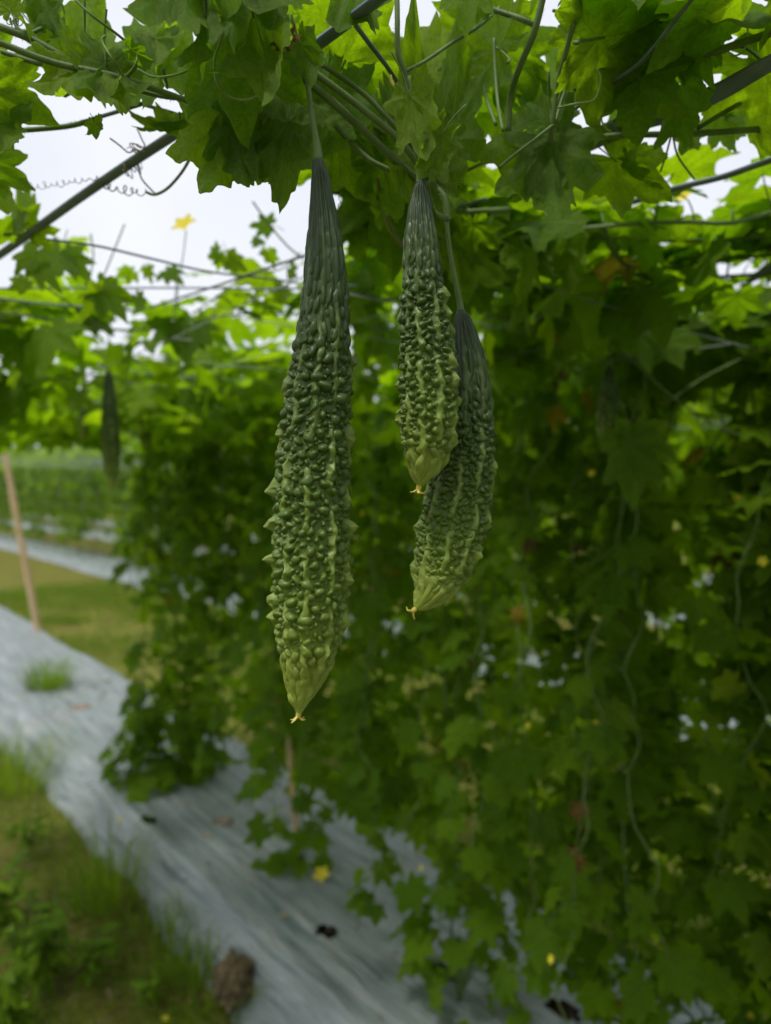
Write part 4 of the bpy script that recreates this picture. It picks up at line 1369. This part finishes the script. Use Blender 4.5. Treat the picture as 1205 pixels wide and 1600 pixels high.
# ------------------------------------------------------------------ farther canopy and rows
def canopy_stuff(name, label, p0, p1, t0, t1, n, size, pool, zs=0.10, zc=NET_Z + 0.02):
    places = []
    for _ in range(n):
        q = W(random.uniform(p0, p1), random.uniform(t0, t1), zc + random.gauss(0, zs * 0.6))
        if gap(q):
            continue
        places.append((q, Vector((0, 0, 1)) + rv(0.45), rv(1), size * random.uniform(.6, 1.2)))
    o = put(name, leaf_cloud(name, places, pool, LF))
    return tag(o, label, 'foliage', kind='stuff')
canopy_stuff('vine_canopy', 'dense leafy canopy over the nearest bed, farther back', 0.55, 2.4, 3.0, 4.5, 500, 0.10, LOW, 0.10)
canopy_stuff('vine_canopy', 'band of small blurred leaves under the sky at the left', -0.3, 1.5, 1.5, 3.1, 520, 0.085, LOW, 0.14)
canopy_stuff('vine_canopy', 'thin extra foliage high over the right-hand curtain', 0.9, 2.2, -1.2, 3.2, 180, 0.095, LOW, 0.10)
canopy_stuff('vine_canopy', 'leafy canopy over the second bed', 4.0, 6.9, 0.0, 32.0, 2600, 0.15, TINY, 0.16, 2.55)
canopy_stuff('vine_canopy', 'leafy canopy over the third bed', 7.6, 10.6, 2.0, 46.0, 2200, 0.2, TINY, 0.2, 3.0)
canopy_stuff('vine_canopy', 'leafy canopy over the farthest bed', 11.2, 14.2, 4.0, 60.0, 2200, 0.22, TINY, 0.22, 3.4)

def column_mesh(seed, w, n, size, zlo):
    random.seed(seed)
    places = []
    for _ in range(n):
        z = zlo + (NET_Z - zlo) * random.random() ** 0.8
        k = 0.55 + 0.45 * (z / NET_Z)
        q = Vector((random.gauss(0, 0.16), random.uniform(-w, w) * k, z))
        places.append((q, rv(0.5) + Vector((random.choice((-1, 1)) * .7, 0, 0.7)), rv(0.5) + Vector((0, 0, -0.7)), size * random.uniform(.6, 1.2)))
    return leaf_cloud('foliage', places, TINY, LF)
COLS = [column_mesh(60 + i, 0.55, 330, 0.13, 0.25 + 0.15 * i) for i in range(4)]
random.seed(77)
sv, sf = tube_data([Vector((0, 0, 0)), Vector((0.03, 0.03, 0.9)), Vector((0, 0, 1.95))], [0.01, 0.008, 0.005], 5)
COL_STEM = mesh('stem', sv, sf, M['stem_old'])
def far_plant(perp, t, label, group, sc=1.0):
    root = thing('bitter_gourd_plant', label, 'plant', W(perp, t, 0.1), group)
    for nm, me in (('foliage', random.choice(COLS)), ('stem', COL_STEM)):
        o = bpy.data.objects.new(nm, me)
        COL.objects.link(o)
        o.parent = root
        if nm == 'foliage':
            o['kind'] = 'stuff'
    root.rotation_euler = (0, 0, ROW + random.choice((0, math.pi)))
    root.scale = (1, sc, {5.2: 1.3, 8.9: 1.5, 12.5: 1.75}[perp] * random.uniform(0.94, 1.08))
for t in np.arange(1.6, 30, 1.05):
    if random.random() < 0.1:
        continue
    far_plant(5.2, float(t), 'blurred climbing plant in the second row behind the curtain', 'plants of the second row')
for t in np.arange(3, 44, 1.5):
    far_plant(8.9, float(t), 'distant climbing plant in the third row', 'plants of the third row', 1.35)
for t in np.arange(5, 58, 2.0):
    far_plant(12.5, float(t), 'distant climbing plant in the farthest row', 'plants of the farthest row', 1.9)
def tree_line():
    places = []
    for _ in range(5200):
        a = math.radians(random.uniform(-62, 40))
        d = random.uniform(62, 78)
        hh = 4.5 + 1.8 * float(vnoise(a * 9, 0.3, 41)) + 0.9 * float(vnoise(a * 31, 0.7, 42))
        q = Vector((math.sin(a) * d, math.cos(a) * d, hh * random.random() ** 0.7))
        places.append((q, rv(1) + Vector((0, -0.5, 0.8)), rv(1), random.uniform(0.7, 1.5)))
    o = put('distant_trees', leaf_cloud('distant_trees', places, TINY, LF))
    tag(o, 'far-off line of trees beyond the field', 'trees', kind='stuff')
tree_line()

# ------------------------------------------------------------------ grass and weeds
def blades(name, places, mat, parent=None):
    V, Fc, RR = [], [], []
    for p, ln, wd, az, lean in places:
        d = Vector((math.cos(az), math.sin(az), 0))
        s = Vector((-d.y, d.x, 0)) * wd
        o = len(V)
        m = p + Vector((0, 0, ln * 0.6)) + d * lean * ln * 0.35
        e = p + Vector((0, 0, ln * (1 - 0.35 * lean))) + d * lean * ln
        V += [p - s, p + s, m - s * 0.7, m + s * 0.7, e]
        Fc += [(o, o + 1, o + 3, o + 2), (o + 2, o + 3, o + 4)]
        RR += [random.random()] * 5
    me = mesh(name, V, Fc, mat)
    at = me.attributes.new('rnd', 'FLOAT', 'POINT')
    at.data.foreach_set('value', np.array(RR, np.float32))
    return put(name, me, parent)
pl = []
def gz(pp, tt):
    return float(ground_h(np.array(pp), np.array(tt)))
for _ in range(95000):
    pp, tt = (random.uniform(-1.6, 1.05), random.uniform(-0.5, 7)) if random.random() < 0.55 else (random.uniform(2.2, 4.7), random.uniform(0.5, 14))
    f = float(vnoise(pp * 1.6, tt * 1.6, 51)) + 0.5 * float(vnoise(pp * 4, tt * 4, 52))
    edge = 0.5 if 0.75 < pp < 1.05 else 0
    if f + edge + random.uniform(-.8, .8) < (0.12 if pp < 1.1 else -0.1):
        continue
    q = W(pp, tt, gz(pp, tt) - 0.005)
    pl.append((q, random.uniform(0.03, 0.10) * (1.7 if pp > 2 else 1), random.uniform(0.0015, 0.0035) * (1.6 if pp > 2 else 1), random.uniform(0, 6.28), random.uniform(0.2, 1.0)))
tag(blades('grass', pl, M['grass']), 'short patchy grass on the paths between the beds', 'grass', kind='stuff')

def tuft(label, at, n, ln, spreadr, group='grass tufts beside the silver film'):
    root = thing('grass_tuft', label, 'grass tuft', at, group)
    ps = []
    for _ in range(n):
        a = random.uniform(0, 6.28)
        r = spreadr * math.sqrt(random.random())
        ps.append((Vector(at) + Vector((math.cos(a) * r, math.sin(a) * r, -0.01)), ln * random.uniform(.25, 1.25), random.uniform(0.0018, 0.0036), a + random.uniform(-.6, .6), random.uniform(0.25, 0.95)))
    o = blades('blade_cluster', ps, M['weed'], root)
    o['kind'] = 'stuff'
    return root
tuft('grass tuft at the foot of the leaning bamboo stake on the film', PH(75, 1075, BED_H), 420, 0.26, 0.16)
tuft('long-bladed grass tuft overhanging the left edge of the silver film', PH(160, 1400, 0.03), 170, 0.34, 0.16)
tuft('bright green grass clump at the left edge of the picture', PH(5, 1225, 0.0), 420, 0.30, 0.30)
tuft('grass growing against the film edge above the soil clod', PH(262, 1480, 0.02), 260, 0.14, 0.22)
tuft('grass at the film edge just left of the soil clod', PH(315, 1550, 0.02), 320, 0.12, 0.20)

WEED_LEAF = []
for i in range(4):
    r_ = random.Random(i)
    V, Fc = [], []
    for u in range(8):
        q = u / 7
        w = 0.15 * math.sin(math.pi * (0.06 + 0.94 * q)) ** 0.8
        for s in (-1, 0, 1):
            V.append((s * w, q, 0.25 * q - (0.35 + 0.1 * i) * q * q + 0.05 * abs(s)))
    for u in range(7):
        for s in range(2):
            k = u * 3 + s
            Fc.append((k, k + 1, k + 4, k + 3))
    WEED_LEAF.append((mesh('leaf', V, Fc, M['weed']), Vector((0, 0, 0))))
def weed(label, at, nst, h, size, group='weeds on the path at lower left'):
    root = thing('weed_plant', label, 'weed', at, group)
    for k in range(nst):
        a = random.uniform(0, 6.28)
        e = Vector(at) + Vector((math.cos(a), math.sin(a), 0)) * h * random.uniform(0.15, 0.7) + Vector((0, 0, h * random.uniform(.6, 1.1)))
        mid = Vector(at).lerp(e, 0.5) + Vector((0, 0, 0.02))
        tube('stem', [Vector(at), mid, e], [0.003, 0.0024, 0.0014], M['stem'], root, 5, 4)
        for j in range(9):
            q = (j + 1) / 9
            p = Vector(at).lerp(mid, q * 2) if q < 0.5 else mid.lerp(e, q * 2 - 1)
            b = random.uniform(0, 6.28)
            al = Vector((math.cos(b), math.sin(b), random.uniform(0.0, 0.5)))
            leaf_at_node(root, p, Vector((0, 0, 1)) + rv(0.25), al, size * random.uniform(.6, 1.1), WEED_LEAF)
    return root
weed('broad clump of leafy green weeds in the lower left corner', PH(60, 1530, 0.02), 13, 0.24, 0.10)
weed('leafy weed at the left edge of the picture above the corner clump', PH(-5, 1440, 0.02), 9, 0.24, 0.10)
weed('leafy weed right of the corner clump, towards the film', PH(140, 1520, 0.02), 6, 0.15, 0.08)
weed('low weed cut off by the bottom edge at the left corner', PH(20, 1610, 0.02), 8, 0.17, 0.09)
weed('small weed beside the silver film above the grass tufts', PH(50, 1330, 0.02), 5, 0.16, 0.08)
weed('small weed on the bare path above the bottom edge', PH(230, 1560, 0.02), 4, 0.08, 0.06)
for k, (x, y, l) in enumerate(((232, 1551, 'tiny yellow bloom lying on the soil near the clod'), (258, 1592, 'tiny yellow bloom on the soil at the bottom edge'), (187, 1281, 'tiny yellow bloom on the upper left part of the film'))):
    r = thing('fallen_flower', l, 'flower', PH(x, y, 0.02 if k < 2 else BED_H))
    flower(r, PH(x, y, 0.035 if k < 2 else BED_H + 0.015), Vector((0, -0.3, 1)), 0.012, False)

# dry litter on the soil
V, Fc = [], []
for _ in range(2600):
    pp, tt = random.uniform(-1.5, 1.0), random.uniform(-0.3, 5)
    if random.random() < 0.35:
        pp, tt = random.uniform(2.25, 4.6), random.uniform(1, 9)
    c = W(pp, tt, gz(pp, tt) + 0.006)
    a = random.uniform(0, 6.28)
    d = Vector((math.cos(a), math.sin(a), random.uniform(-.15, .2))) * random.uniform(0.008, 0.035)
    s = Vector((-d.y, d.x, 0)).normalized() * random.uniform(0.001, 0.004)
    o = len(V)
    V += [c - d - s, c - d + s, c + d + s, c + d - s]
    Fc.append((o, o + 1, o + 2, o + 3))
for _ in range(230):
    u_, tt = random.uniform(-0.5, 0.5), random.uniform(0.2, 6)
    c = W(1.62 + u_, tt, BED_H * (1 if abs(u_) < 0.38 else 0.75) + 0.022)
    a = random.uniform(0, 6.28)
    d = Vector((math.cos(a), math.sin(a), random.uniform(-.1, .1))) * random.uniform(0.005, 0.02)
    s = Vector((-d.y, d.x, 0.1 * random.random())).normalized() * random.uniform(0.002, 0.009)
    o = len(V)
    V += [c - d - s, c - d + s, c + d + s * 0.5, c + d - s]
    Fc.append((o, o + 1, o + 2, o + 3))
tag(put('dry_litter', mesh('dry_litter', V, Fc, M['straw'])), 'scattered dry plant litter on the soil path', 'litter', kind='stuff')

for o in SC.objects:
    if '_at' in o:
        del o['_at']
